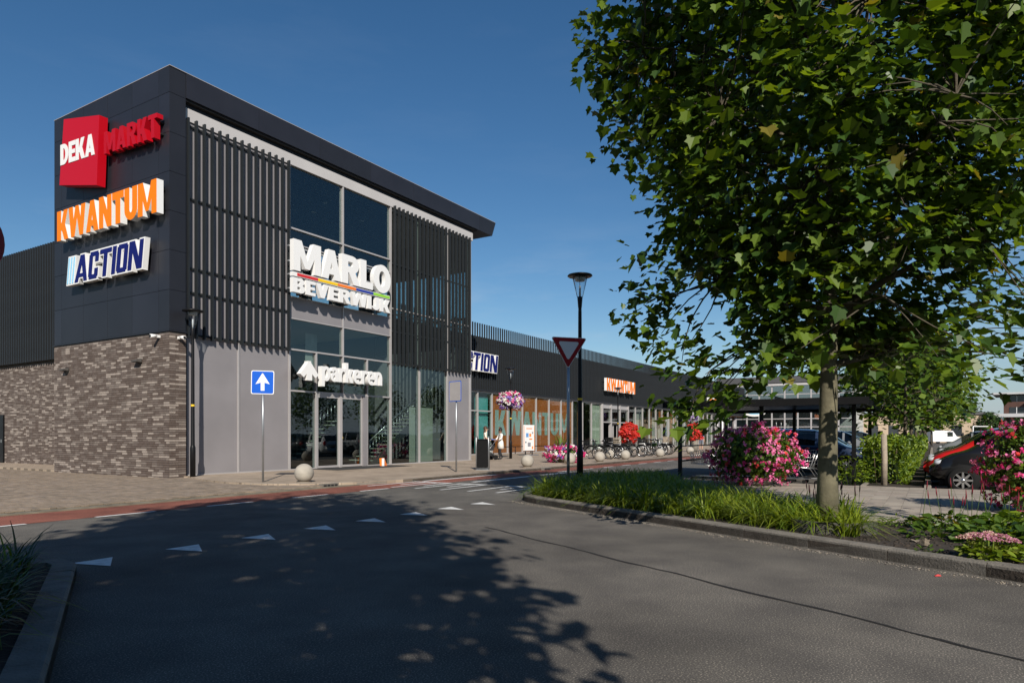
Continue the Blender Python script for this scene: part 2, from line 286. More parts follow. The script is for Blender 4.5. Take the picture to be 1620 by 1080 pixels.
# ------------------------------------------------------------------ lettering (own block glyphs, unit cap height)
def _bar(x0, y0, x1, y1): return [[(x0, y0), (x1, y0), (x1, y1), (x0, y1)]]
def _arc(cx, cy, rx, ry, wx, wy, a0, a1, n=None):
    n = n or max(4, int(abs(a1-a0)/15)); out = []
    for i in range(n):
        a, b = R(a0+(a1-a0)*i/n), R(a0+(a1-a0)*(i+1)/n)
        out.append([(cx+(rx-wx)*math.cos(a), cy+(ry-wy)*math.sin(a)), (cx+rx*math.cos(a), cy+ry*math.sin(a)), (cx+rx*math.cos(b), cy+ry*math.sin(b)), (cx+(rx-wx)*math.cos(b), cy+(ry-wy)*math.sin(b))])
    return out
def glyphs(t=.25, h=.2):
    g = {}
    g['A'] = (.82, [[(0, 0), (t, 0), (.41+.1, 1), (.41-.13, 1)], [(.82-t, 0), (.82, 0), (.41+.13, 1), (.41-.1, 1)]]+_bar(.18, .17, .64, .17+h*.85))
    g['B'] = (.74, _bar(0, 0, t, 1)+_bar(t*.6, 1-h, .44, 1)+_bar(t*.6, .5-h*.45, .46, .5+h*.45)+_bar(t*.6, 0, .44, h)+_arc(.43, .75, .26, .25+h*.1, t*.9, h, -90, 90)+_arc(.44, .27, .3, .27+h*.1, t, h, -90, 90))
    g['C'] = (.6, _bar(0, .1, t, .9)+_bar(.05, 1-h, .55, 1)+_bar(.05, 0, .55, h)+_bar(.6-t, .62, .6, .92)+_bar(.6-t, .08, .6, .38))
    g['Q'] = (.62, _bar(0, .07, t, .93)+_bar(.62-t, .07, .62, .93)+_bar(.06, 1-h, .56, 1)+_bar(.06, 0, .56, h))
    g['D'] = (.74, _bar(0, 0, t, 1)+_bar(t*.6, 1-h, .34, 1)+_bar(t*.6, 0, .34, h)+_arc(.32, .5, .42, .5, t, h, -90, 90))
    g['E'] = (.6, _bar(0, 0, t, 1)+_bar(t*.5, 1-h, .6, 1)+_bar(t*.5, .5-h*.45, .56, .5+h*.45)+_bar(t*.5, 0, .6, h))
    g['I'] = (t, _bar(0, 0, t, 1))
    g['J'] = (.56, _bar(.56-t, .27, .56, 1)+_arc(.28, .28, .28, .28, t, h, 180, 360))
    g['K'] = (.8, _bar(0, 0, t, 1)+[[(t*.8, .33), (t*.8+.26, .33), (.78, 1), (.48, 1)], [(.24, .56), (.5, .68), (.82, 0), (.52, 0)]])
    g['L'] = (.58, _bar(0, 0, t, 1)+_bar(t*.5, 0, .58, h*1.1))
    g['M'] = (1.06, _bar(0, 0, t*.95, 1)+_bar(1.06-t*.95, 0, 1.06, 1)+[[(.02, 1), (.3, 1), (.62, .12), (.44, .12)], [(1.04, 1), (.76, 1), (.44, .12), (.62, .12)]])
    g['N'] = (.8, _bar(0, 0, t*.95, 1)+_bar(.8-t*.95, 0, .8, 1)+[[(.02, 1), (.29, 1), (.78, 0), (.51, 0)]])
    g['O'] = (.86, _arc(.43, .5, .43, .52, t*1.02, h*1.05, 0, 360, 28))
    g['R'] = (.8, _bar(0, 0, t, 1)+_bar(t*.6, 1-h, .46, 1)+_bar(t*.6, .4, .46, .4+h)+_arc(.45, .7, .31, .3, t, h, -90, 90)+[[(.3, .42), (.58, .45), (.82, 0), (.52, 0)]])
    g['T'] = (.72, _bar(0, 1-h, .72, 1)+_bar(.36-t*.5, 0, .36+t*.5, .9))
    g['U'] = (.76, _bar(0, .34, t, 1)+_bar(.76-t, .34, .76, 1)+_arc(.38, .35, .38, .35, t, h, 180, 360))
    g['V'] = (.8, [[(0, 1), (t+.02, 1), (.52, 0), (.28, 0)], [(.8, 1), (.78-t, 1), (.28, 0), (.52, 0)]])
    g['W'] = (1.16, [[(0, 1), (t, 1), (.42, 0), (.17, 0)], [(.47, 1), (.7, 1), (.42, 0), (.17, 0)], [(.47, 1), (.7, 1), (1., 0), (.75, 0)], [(1.16, 1), (1.16-t, 1), (.75, 0), (1., 0)]])
    g['p'] = (.68, _bar(0, -.28, t*.9, .7)+_arc(.35, .35, .33, .37, t*.85, h*.85, 0, 360, 20))
    g['a'] = (.62, _arc(.31, .4, .3, .32, t*.85, h*.85, 0, 160)+_bar(.61-t*.85, 0, .61, .42)+_arc(.27, .21, .27, .23, t*.75, h*.75, 0, 360, 16))
    g['r'] = (.48, _bar(0, 0, t*.9, .7)+_arc(.34, .34, .32, .37, t*.8, h*.85, 50, 170))
    g['k'] = (.64, _bar(0, 0, t*.9, 1)+[[(t*.7, .22), (t*.7+.2, .22), (.62, .7), (.36, .7)], [(.2, .36), (.4, .46), (.66, 0), (.4, 0)]])
    g['e'] = (.66, _arc(.33, .35, .33, .37, t*.85, h*.85, 0, 315)+_bar(.1, .27, .64, .27+h*.75))
    g['n'] = (.64, _bar(0, 0, t*.9, .7)+_bar(.64-t*.9, 0, .64, .42)+_arc(.32, .38, .32, .34, t*.9, h*.9, 0, 180))
    g['/'] = (.1, [[(0, 0), (.08, 0), (.08, 1), (0, 1)]])
    return g
def inflate(poly, d):
    if not d: return poly
    P = [Vector(p) for p in poly]; n = len(P)
    ar = sum(P[i].x*P[(i+1) % n].y-P[(i+1) % n].x*P[i].y for i in range(n))
    if ar < 0: P.reverse()
    out = []
    for i in range(n):
        a, b, c = P[i-1], P[i], P[(i+1) % n]; e1 = (b-a).normalized(); e2 = (c-b).normalized()
        n1 = Vector((e1.y, -e1.x)); n2 = Vector((e2.y, -e2.x)); q = n1+n2; k = d/max(.35, 1+n1.dot(n2))
        out.append(tuple(b+q*k))
    return out
def glyph_mesh(polys, depth, z0=0., mf=0, ms=1, mb=None):
    """union of polygons -> extruded solid"""
    mb = mb or MB(); vs = []; fs = []
    for p in polys:
        P = [Vector(q) for q in p]; n = len(P)
        if sum(P[i].x*P[(i+1) % n].y-P[(i+1) % n].x*P[i].y for i in range(n)) < 0: P.reverse()
        o = len(vs); vs += P; fs.append(list(range(o, o+n)))
    ov, oe, of, _, _, orf = delaunay_2d_cdt(vs, [], fs, 0, 1e-5)
    tri = []
    for f, o in zip(of, orf):
        if o:
            a, b, c = [ov[i] for i in f[:3]]
            ar = (b.x-a.x)*(c.y-a.y)-(c.x-a.x)*(b.y-a.y)
            if abs(ar) < 1e-9: continue
            tri.append(tuple(f) if ar > 0 else tuple(reversed(f)))
    n = len(ov); V = [(v.x, v.y, z0+depth) for v in ov]+[(v.x, v.y, z0) for v in ov]
    mb.add(V, tri, mf); o = len(mb.v)-2*n
    ed = set()
    for f in tri:
        for i in range(len(f)): ed.add((f[i], f[(i+1) % len(f)]))
    for f in tri: mb.f.append(tuple(o+n+i for i in reversed(f))); mb.m.append(ms); mb.sm.append(False)
    for a, b in ed:
        if (b, a) not in ed: mb.f.append((o+b, o+a, o+n+a, o+n+b)[::-1]); mb.m.append(ms); mb.sm.append(False)
    return mb
def lay(text, G, width, height, gap=.06, slant=0.):
    """(char, polys) scaled to a width x height box, x from 0"""
    tot = sum(G[c][0] for c in text if c != ' ')+gap*(len(text)-1)+.3*text.count(' '); k = width/tot; x = 0; out = []
    for c in text:
        if c == ' ': x += .3+gap; continue
        wd, ps = G[c]; out.append((c, [[((px+x+slant*py)*k, py*height) for px, py in p] for p in ps])); x += wd+gap
    return out
GH = glyphs(.27, .22); GT = glyphs(.24, .17)

# ------------------------------------------------------------------ ground, road, pavements
def struct(o): return tag(o, kind='structure')
struct(MB().add([(-1500, -1500, 0), (1500, -1500, 0), (1500, 1500, 0), (-1500, 1500, 0)], [(0, 1, 2, 3)]).ob('ground', 'land', loc=(0, 0, -.06)))
def sheet(name, poly, z, m): return struct(MB().add([(x, y, 0) for x, y in poly], [tuple(range(len(poly)))]).ob(name, m, mtx=Matrix.Translation((0, 0, z))))
def LB(pts): return [(W(s, n).x, W(s, n).y) for s, n in pts]
def sheetB(name, pts, z, m):     # polygon given in street coordinates (s, n)
    return struct(MB().add([(s, -n, 0) for s, n in reversed(pts)], [tuple(range(len(pts)))]).ob(name, m, mtx=Matrix.Translation((0, 0, z)) @ B))
road = sheetB('road', [(-120, 6), (220, 6), (220, 12.35), (-120, 12.35)], .0, 'asphalt_road')
side = sheetB('side_road', [(-60, 12.35), (220, 12.35), (220, 60), (-60, 60)], .001, 'asphalt')
sheetB('red_cycle_lane', [(-120, 6.4), (220, 6.4), (220, 8.02), (-120, 8.02)], .004, 'red_asphalt')
# asphalt seam running along the side road
pd = Vector((.505, -.863, 0)).normalized(); pp = Vector((-pd.y, pd.x, 0))
mb = MB(); q0 = Vector((-.3, 10.2, 0)); vs = []; rr = random.Random(3)
for i in range(60):
    c = q0+pd*(i*.2-.2)+pp*(.02*math.sin(i*.7)+rr.uniform(-.012, .012)); wv = .012+rr.uniform(0, .014)
    vs += [c+pp*wv, c-pp*wv]
mb.add(vs, [(2*i, 2*i+1, 2*i+3, 2*i+2) for i in range(59)])
struct(mb.ob('asphalt_seam', 'seam', loc=(0, 0, .005)))
# road markings
pm = tag(thB('road_marking', 'white dashes, give-way triangles and hump stripes painted on the road', 'road marking', 0, 0, .008), kind='structure')
del pm['category']
def flat(name, pts, m='white_paint', z=0): return MB().add([(s, -n, z) for s, n in pts], [tuple(range(len(pts)))]).ob(name, m, pm)
for k in range(-8, 45):
    s0 = -6.29+2.1*k
    if -1 < s0 < 8.5 and s0 > .2: continue
    flat('dash', [(s0, 8.0), (s0, 8.11), (s0+1.05, 8.11), (s0+1.05, 8.0)])
for k in range(-1, 8):
    s0 = -8.6+1.07*(k+0)
    s0 = {0: 0}.get(99, -8.66+1.075*k)
    flat('give_way_triangle', [(s0, 12.2), (s0+.15, 12.72), (s0+.45, 12.2)])
for j, (n0, cnt) in enumerate([(6.95, 4), (8.6, 3), (10.3, 4)]):
    flat('hump_bar', [(3.35, n0-.05), (3.35, n0+.42*(cnt-1)+.1), (3.55, n0+.42*(cnt-1)+.1), (3.55, n0-.05)], z=.0005)
    for i in range(cnt):
        L = 1.95 if i % 2 == 0 else 1.1
        flat('hump_stripe', [(3.35-L, n0+.42*i), (3.35-L, n0+.42*i+.1), (3.349, n0+.42*i+.1), (3.349, n0+.42*i)])
flat('edge_line', [(3.75, 6.95), (3.75, 7.13), (7.8, 7.13), (7.8, 6.95)]); flat('edge_line', [(4.2, 8.45), (4.2, 8.65), (7.6, 8.65), (7.6, 8.45)])
flat('edge_line', [(8.6, 8.45), (8.6, 8.65), (10.6, 8.65), (10.6, 8.45)])

# pavement in front of the shops, rounded towards the driveway
PV = [(200, 6.9), (200, -60), (.3, -60), (.3, -.2), (.55, .1), (-.2, 2.2), (-.5, 3.6), (-.35, 4.9), (.3, 5.9), (1.4, 6.55), (3, 6.9)]
pv = MB().prism([(s, -n) for s, n in reversed(PV)], -.04, .1).ob('pavement', 'pave', mtx=B); struct(pv)
def kerb(parent, pts, wd, h, name='kerb_stone', length=1., m='kerb', z0=-.03, side=1):
    """row of separate kerb stones along a polyline (world xy), set inward (left side = +1)"""
    P = [Vector((x, y, 0)) for x, y in pts]; d = [0]
    for i in range(1, len(P)): d.append(d[-1]+(P[i]-P[i-1]).length)
    def at(t):
        for i in range(1, len(P)):
            if t <= d[i] or i == len(P)-1:
                return P[i-1].lerp(P[i], (t-d[i-1])/max(1e-6, d[i]-d[i-1]))
    t = 0
    while t < d[-1]-.05:
        e = min(t+length, d[-1]); a, b = at(t+.006), at(e-.006); dr = (b-a).normalized(); nn = Vector((-dr.y, dr.x, 0))*side
        dz = rnd.uniform(-.004, .004); c = .02
        q = [(0, z0), (0, h-c+dz), (c, h+dz), (wd, h+dz), (wd, z0)]
        vs = [a+nn*x+Vector((0, 0, z)) for x, z in q]+[b+nn*x+Vector((0, 0, z)) for x, z in q]
        fs = [(0, 1, 2, 3, 4), (9, 8, 7, 6, 5)]+[(i, i+5, (i+1) % 5+5, (i+1) % 5) for i in range(5)]
        if side < 0: fs = [tuple(reversed(f)) for f in fs]
        MB().add(vs, fs).ob(name, m, parent); t = e
kp = struct(bpy.data.objects.new('pavement_kerb', None)); col.objects.link(kp)
kerb(kp, LB([(-.42, 4.4), (-.35, 4.9), (.3, 5.9), (1.4, 6.55), (3, 6.9), (60, 6.9)]), .13, .105, m='kerb_light')

# driveway of clay pavers in herringbone: the nearest are parts, the rest one mesh
dw = struct(MB().prism([(s, -n) for s, n in reversed([(-40, 6.4), (-40, -45), (1.5, -45), (1.5, 6.6)])], -.05, .03).ob('driveway', 'sand', mtx=B))
pw, ph = .21, .105
def inside(poly, x, y):
    c = False; j = len(poly)-1
    for i in range(len(poly)):
        (xi, yi), (xj, yj) = poly[i], poly[j]
        if (yi > y) != (yj > y) and x < (xj-xi)*(y-yi)/(yj-yi)+xi: c = not c
        j = i
    return c
REG = [(-13, 6.35), (-13, -12), (0, -12), (0, 0), (.55, .1), (-.2, 2.2), (-.52, 3.6), (-.4, 4.9), (.2, 5.9), (1.3, 6.4)]
cand = []
for iy in range(-124, 70):
    for ix in range(-140, 20):
        if (ix-iy) % 4 == 0: r_ = (ix*ph, iy*ph, ix*ph+pw, iy*ph+ph)
        elif (ix-iy) % 4 == 3: r_ = (ix*ph, iy*ph, ix*ph+ph, iy*ph+pw)
        else: continue
        cs, cn = (r_[0]+r_[2])/2, (r_[1]+r_[3])/2
        if -13 < cs < 1.3 and -12 < cn < 6.35 and inside(REG, cs, cn):
            p = W(cs, cn); px = 810+1080*p.x/p.y
            if px > -40: cand.append((p.length, r_))
cand.sort(key=lambda a: a[0])
pme = {}
def paver_box(r_, hz, mi, mb): s0, n0, s1, n1 = r_; g = .004; return mb.box(s0+g, s1-g, -n1+g, -n0-g, .03, .06+hz, mi, .006 if mb is None else 0)
rest = MB()
for i, (d, r_) in enumerate(cand):
    k = rnd.choice((0, 0, 1, 2, 3)); hz = rnd.uniform(-.003, .003)
    if i < 300:
        vert = (r_[3]-r_[1]) > ph*1.5; key = (k, vert)
        if key not in pme:
            a, b = (ph, pw) if vert else (pw, ph); pme[key] = MB().box(.004, a-.004, .004, b-.004, 0, .032, 0, .005).mesh('paver', 'paver%d' % k)
        obj('paver', pme[key], dw, loc=(r_[0], -r_[3], .029+hz))
    else: paver_box(r_, hz, k, rest)
tag(rest.ob('paver_field', ['paver0', 'paver1', 'paver2', 'paver3'], dw), kind='stuff')
# iron drains in the kerb
for s_, lab in ((.6, 'rusty iron gully in the kerb near the grey concrete ball'), (11.6, 'rusty iron gully in the kerb beside the black litter bin')):
    t = thB('kerb_gully', lab, 'gully', s_, 7.0 if s_ > 1 else 6.38, .0, group='kerb gullies'); mb = MB().box(-.3, .3, -.02, .1, .0, .1)
    mb.ob('casing', 'kerb', t)
    for i in range(4): MB().box(-.24+i*.13, -.15+i*.13, -.035, -.0202, .015, .075).ob('slot', 'joint', t)

# ------------------------------------------------------------------ entrance tower
TW = thing('entrance_building', 'tall dark-clad corner entrance building with brick base and vertical fins', 'building', mtx=B)
def P(name, m, *b, parent=TW, mi=0, bev=0.): return MB().box(*b, mi, bev).ob(name, m, parent)
# brick base
bricks = MB(); near = []
HB = 4.56; BH = .0735; BL = .3
wallB = P('brick_wall', 'mortar', .012, .56, .012, 7.148, -.02, HB+.06)
MB().box(.012, .56, .012, 7.1, HB+.06, HB+.07).ob('wall_cap', 'panel_dark', TW)
bm_cache = {}
def brick_obj(parent, k, L, loc, axis):
    key = (k, round(L, 3), axis)
    if key not in bm_cache:
        e = .01; mb = MB()
        if axis == 'y': mb.box(-.012-e+.01, .02, .005, L-.005, .005, BH-.006, 0, .004)
        else: mb.box(.005, L-.005, -.012-e+.01, .02, .005, BH-.006, 0, .004)
        bm_cache[key] = mb.mesh('brick', 'brick%d' % k)
    return obj('brick', bm_cache[key], parent, loc=loc)
def bk(): return rnd.choices((0, 1, 2, 3), (.34, .3, .2, .16))[0]
cnt = 0
for r in range(int(HB/BH)):
    z = .02+r*BH; off = rnd.choice((.0, .13, .2, .26)); y = -.0
    # return on the street side
    x = 0
    for L in ((.3, .25) if r % 2 else (.2, .35)):
        k = bk()
        if r < 30 and cnt < 300: brick_obj(wallB, k, L, (x, 0, z), 'x'); cnt += 1
        else: bricks.box(x+.005, x+L-.005, -.012, .02, z+.005, z+BH-.006, k)
        x += L
    y = .0; first = True; prev = None
    while y < 7.14:
        L = BL if not first else BL*.5+off*.7
        L = min(L, 7.15-y); first = False
        if L > .04:
            k = bk()
            if y < 3.2 and cnt < 300: brick_obj(wallB, k, L, (.0, y, z), 'y'); cnt += 1
            else: bricks.box(-.012, .02, y+.005, y+L-.005, z+.005, z+BH-.006, k)
        y += L
tag(bricks.ob('brick_courses', ['brick%d' % i for i in range(4)], wallB), kind='stuff')
# dark cladding box above
P('core', 'joint', .03, .56, .03, 7.13, HB+.08, 12.8)
ZR = [4.68, 5.93, 7.17, 8.39, 9.61, 10.83, 12.06, 12.87]; YR = [0, .57, 2.07, 3.56, 5.12, 6.63, 7.16]
g = .006
for a in range(7):
    for b in range(6): P('cladding_panel', rnd.choice(('panel_dark', 'panel_dark', 'panel_dark2')), 0, .03, YR[b]+(g if b else -.0), YR[b+1]-g, ZR[a]+g, ZR[a+1]-g)
    P('corner_panel', 'panel_dark', .031, .55-g, -.0, .029, ZR[a]+g, ZR[a+1]-g)
P('cladding_drip', 'panel_dark', -.03, .57, -.03, 7.16, 4.635, 4.675)
# fascia with tapered overhang
FJ = [.55, 3.3, 6.1, 8.9, 11.7, 14.5, 17.0]
for i in range(6): P('fascia_panel', rnd.choice(('panel_dark', 'panel_dark2')), FJ[i]+g, FJ[i+1]-g, -.02, .04, 12.09, 12.87)
MB().add([(17.0+g, -.02, 12.09), (18.2, -.02, 12.09), (18.55, -.02, 12.87), (17.0+g, -.02, 12.87), (17.0+g, 1.2, 12.09), (18.2, 1.2, 12.09), (18.55, 1.2, 12.87), (17.0+g, 1.2, 12.87)],
         [(0, 1, 2, 3), (7, 6, 5, 4), (1, 5, 6, 2), (0, 4, 5, 1), (3, 2, 6, 7), (4, 0, 3, 7)]).ob('fascia_end', 'panel_dark', TW)
MB().prism([(0.03, .041), (18.1, .041), (18.1, 6.9), (.03, 6.9)], 12.1, 12.86).ob('roof', 'roof_grey', TW)
P('roof_flashing', 'mullion', -.01, 18.5, -.03, .02, 12.872, 12.89); P('roof_flashing', 'mullion', -.01, .03, .02, 7.17, 12.872, 12.89)
P('soffit', 'joint', .56, 16.9, .045, .3, 12.02, 12.098)
P('beam', 'beam', .6, 16.62, .14, .32, 11.46, 11.86); P('beam_shadow_gap', 'panel_dark', .6, 16.62, .2, .32, 11.861, 12.019)
# facade plane y=.18
def mul(s, z0, z1, wd=.06, dep=.2): return P('mullion', 'mullion', s-wd/2, s+wd/2, .15, .15+dep, z0, z1)
def tra(s0, s1, z, h=.06): return P('transom', 'mullion', s0, s1, .155, .33, z-h/2, z+h/2)
def pane(s0, s1, z0, z1, m='glass'): return P('window_pane', m, s0, s1, .23, .245, z0, z1)
def panel(s0, s1, z0, z1): return P('facade_panel', 'lilac', s0, s1, .19, .25, z0, z1)
P('end_jamb', 'panel_dark', .55, .62, .05, .3, .02, 11.46)
panel(.625, 2.57, .14, 4.56); panel(2.63, 4.74, .14, 4.56); panel(.625, 4.74, 4.62, 11.45)
mul(2.6, .1, 4.6); mul(4.79, .1, 11.455, .08); mul(10.36, .1, 11.455, .08); mul(16.42, .1, 11.455, .14); mul(.66, .1, 4.6, .05)
P('plinth', 'mullion', .6, 6.02, .13, .34, .09, .14); P('plinth', 'mullion', 8.86, 16.5, .13, .34, .09, .14)
P('panel_rail', 'mullion', .63, 4.75, .16, .26, 4.565, 4.615)
# middle bay
tra(4.83, 10.32, 9.12); mul(7.5, 3.09, 4.57); mul(7.5, 4.63, 11.45); tra(4.83, 10.32, 8.55, .045)
pane(4.83, 7.47, 9.15, 11.45); pane(7.53, 10.32, 9.15, 11.45)
pane(4.83, 7.47, 6.58, 9.09); pane(7.53, 10.32, 6.58, 9.09)
panel(4.84, 7.465, 5.78, 6.55); panel(7.535, 10.31, 5.78, 6.55); tra(4.83, 10.32, 6.565, .03); tra(4.83, 10.32, 5.755, .04)
pane(4.83, 7.47, 4.63, 5.735); pane(7.53, 10.32, 4.63, 5.735); tra(4.83, 10.32, 4.6); tra(4.83, 10.32, 3.06)
for a, b in ((4.83, 6.06), (6.12, 7.47), (7.53, 8.86), (8.92, 10.32)): pane(a, b, 3.09, 4.57)
mul(6.09, .1, 4.57); mul(8.89, .1, 4.57)
pane(4.83, 6.06, .14, 3.03); pane(8.92, 10.32, .14, 3.03)
for a, b in ((6.14, 7.3), (7.42, 8.6)):
    d = P('door', 'mullion', a, a+.06, .18, .25, .12, 2.95); d2 = d
    MB().box(b-.06, b, .18, .25, .12, 2.95).box(a+.06, b-.06, .18, .25, .12, .2).box(a+.06, b-.06, .18, .25, 2.87, 2.95).ob('door_frame', 'mullion', d)
    P('door_pane', 'glass', a+.061, b-.061, .21, .22, .201, 2.869, parent=d)
P('door_post', 'mullion', 7.302, 7.418, .14, .3, .1, 3.03); P('door_post', 'lilac', 8.602, 8.858, .12, .34, .1, 3.03)
P('door_head', 'mullion', 6.12, 8.6, .17, .27, 2.953, 3.03)
MB().tube([(7.47, .2, 1.3), (7.47, .19, 1.3)], .045, 12).ob('sticker', 'yellow', TW)
# right bay: glass behind the fins, grey panel below on the right
mul(12.35, .1, 11.455); mul(14.48, .1, 11.455)
for a, b in ((10.4, 12.32), (12.38, 14.45)):
    pane(a, b, .14, 4.58); pane(a, b, 4.62, 6.97); pane(a, b, 7.03, 11.45); tra(a, b, 7.0, .05); tra(a, b, 4.6, .035)
panel(14.51, 16.34, .14, 4.56); pane(14.51, 16.34, 4.62, 6.97); pane(14.51, 16.34, 7.03, 11.45); tra(14.51, 16.34, 7.0, .05); tra(14.51, 16.34, 4.59, .05)
# fins and their rails
fin_me = MB().box(-.026, .026, -.005, .12, 4.5, 11.52, 0).mesh('fin', 'fin')
for i in range(15): obj('fin', fin_me, TW, loc=(.66+.286*i, 0, 0))
for i in range(21): obj('fin', fin_me, TW, loc=(10.5+.286*i, 0, 0))
for a, b in ((.62, 4.74), (10.4, 16.35)):
    for z in (4.62, 5.98, 6.75, 8.98, 11.3): P('fin_rail', 'fin', a, b, .122, .149, z-.03, z+.03)
# interior
P('floor', 'interior_floor', .57, 16.5, .35, 6.9, .02, .1); P('upper_floor', 'interior_wall', .57, 10.3, .4, 6.9, 5.8, 6.5); P('ceiling', 'ceiling', .57, 16.5, .4, 6.9, 11.75, 12.0)
cs = MB()
for i in range(26): cs.box(.6, 16.4, .5+i*.24, .62+i*.24, 11.66, 11.74)
tag(cs.ob('ceiling_slats', 'ceiling_slat', TW), kind='stuff')
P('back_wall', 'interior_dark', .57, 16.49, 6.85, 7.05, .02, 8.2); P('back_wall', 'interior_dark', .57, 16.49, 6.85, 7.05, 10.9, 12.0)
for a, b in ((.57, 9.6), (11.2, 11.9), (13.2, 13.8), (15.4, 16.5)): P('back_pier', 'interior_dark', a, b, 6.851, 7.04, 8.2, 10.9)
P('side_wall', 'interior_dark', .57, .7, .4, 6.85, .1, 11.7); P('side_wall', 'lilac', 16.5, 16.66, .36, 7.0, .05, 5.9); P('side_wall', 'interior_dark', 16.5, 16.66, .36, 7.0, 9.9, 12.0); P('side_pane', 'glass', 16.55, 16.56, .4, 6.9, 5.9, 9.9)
for y in (.38, 1.6, 2.9, 4.2, 5.5, 6.8): P('side_mullion', 'interior_dark', 16.5, 16.65, y, y+.12, 5.9, 9.9)
P('side_transom', 'interior_dark', 16.5, 16.65, .5, 6.8, 7.4, 7.5)
P('inner_partition', 'interior_wall', 4.7, 4.8, .5, 6.8, .1, 5.8)
for x, y in ((6, 2), (8.8, 2.6), (9.4, 4), (11.5, 3)): MB().lathe([(0, 0), (.11, 0), (.11, .03), (0, .03)], 12, c=(x, y, 11.6)).ob('ceiling_lamp', 'white', TW)
st = P('stair_panel', 'stair', 13.0, 14.75, 1.3, 1.36, .1, 2.75)
for i in range(16):
    x = 10.5+i*.27; z = .27+i*.175
    P('stair_tread', 'stair', x, x+.3, 1.5, 2.9, z-.04, z)
MB().add([(10.4, 1.46, .1), (10.9, 1.46, .1), (15.0, 1.46, 2.78), (15.0, 1.46, 3.05), (14.7, 1.46, 3.05), (10.4, 1.49, .1), (10.9, 1.49, .1), (15., 1.49, 2.78), (15, 1.49, 3.05), (14.7, 1.49, 3.05)], [(0, 1, 2, 3, 4), (9, 8, 7, 6, 5), (0, 5, 6, 1), (1, 6, 7, 2), (2, 7, 8, 3), (3, 8, 9, 4), (4, 9, 5, 0)]).ob('stair_stringer', 'interior_dark', TW)
rl = MB().tube([(10.3, 1.44, 1.1), (15.2, 1.44, 4.25)], .025, 8)
for i in range(24): x = 10.4+i*.2; rl.tube([(x, 1.44, .3+.6437*(x-10.4)), (x, 1.44, 1.15+.6437*(x-10.4))], .01, 5)
rl.ob('stair_railing', 'steel', TW)
rl = MB().tube([(7.0, 3.2, 1.15), (10.2, 3.2, 3.2)], .025, 8)
for i in range(14): x = 7.1+i*.22; rl.tube([(x, 3.2, .2+.64*(x-7.1)), (x, 3.2, 1.2+.64*(x-7.1))], .012, 5)
rl.ob('stair_railing', 'steel', TW)
for i in range(11): P('stair_tread', 'stair', 7.2+i*.28, 7.5+i*.28, 3.25, 4.6, .22+i*.18, .27+i*.18)
MB().box(6.55, 7.15, 1.3, 1.32, 4.2, 5.5).ob('interior_banner', 'shop_pale', TW)
# things fixed to the brick
for y, z, sx, lab in ((.5, 4.5, 1, 'white dome security camera high on the brick wall left of the corner'), (-99, 4.46, 1, 'white security camera at the brick corner beside the lamp post')):
    if y > 0: t = thing('security_camera', lab, 'camera', B @ Vector((-.015, y, z)), ANG+R(90), group='security cameras on the brick')
    else: t = thing('security_camera', lab, 'camera', B @ Vector((.3, -.015, z)), ANG+R(180), group='security cameras on the brick')
    MB().box(-.05, .05, 0, .1, -.05, .03).ob('bracket', 'white', t); MB().tube([(0, .09, .0), (.0, .3, -.02)], [.05, .06], 12).ob('camera_body', 'white', t); MB().tube([(0, .301, -.02), (0, .32, -.022)], .04, 10).ob('lens', 'joint', t)
for y, z, lab in ((6.2, 3.75, 'dark wall lamp on the brick near its left end'), (1.6, 3.8, 'dark wall lamp on the brick nearer the corner')):
    t = thing('wall_lamp', lab, 'wall lamp', B @ Vector((-.013, y, z)), ANG+R(90), group='wall lamps on the brick')
    MB().box(-.1, .1, 0, .03, -.06, .06).ob('back_plate', 'black_plastic', t); MB().add([(-.16, .03, .05), (.16, .03, .05), (.16, .2, .0), (-.16, .2, .0), (-.16, .03, -.06), (.16, .03, -.06), (.16, .2, -.05), (-.16, .2, -.05)], [(0, 1, 2, 3), (7, 6, 5, 4), (4, 5, 1, 0), (1, 5, 6, 2), (2, 6, 7, 3), (3, 7, 4, 0)]).ob('hood', 'terracotta', t)

# ------------------------------------------------------------------ store signs on the tower
def frame(right, out, pos): return Matrix((( right.x, 0, out.x, pos.x), (right.y, 0, out.y, pos.y), (0, 1, 0, pos.z), (0, 0, 0, 1)))
def signL(name, lab, w0, z, off=.12): return thing(name, lab, 'store sign', mtx=frame(N, -U, B @ Vector((-off, w0, z))))
def signR(name, lab, s, z, off=.1, y=0): return thing(name, lab, 'store sign', mtx=frame(U, N, B @ Vector((s, y-off, z))))
sg = signL('store_sign', 'red slanted box sign reading DEKA with red MARKT letters beside it', 5.97, 9.71, .1)
MB().prism([(0, .47), (2.47, 0), (2.63, 2.29), (.31, 2.71)], 0, .28).ob('sign_box', 'red_sign', sg)
for c, ps in lay('DEKA', GH, 2.26, .72, .04):
    glyph_mesh([[(x+.1, y+1.13-.04*x) for x, y in p] for p in ps], .012, .285).ob('letter', ['sign_white', 'sign_white'], sg)
for c, ps in lay('MARKT', glyphs(.26, .19), 3.05, .73, .1):
    glyph_mesh([[(x+2.75, y+.99-.035*x) for x, y in p] for p in ps], .2, -.0).ob('letter', ['red_letter', 'red_letter'], sg)
MB().box(2.7, 5.7, 1.05, 1.1, -.098, -.001).box(2.7, 5.7, 1.4, 1.45, -.098, -.001).ob('mounting_rail', 'joint', sg)
sg = signL('store_sign', 'orange KWANTUM letters with white sides on the dark corner facade', 6.2, 8.24, .13)
for c, ps in lay('KWANTUM', glyphs(.3, .23), 6.1, 1.04, .03): glyph_mesh(ps, .22).ob('letter', ['orange', 'sign_white'], sg)
MB().box(.1, 6.0, .2, .26, -.128, -.001).box(.1, 6.0, .78, .84, -.128, -.001).ob('mounting_rail', 'joint', sg)
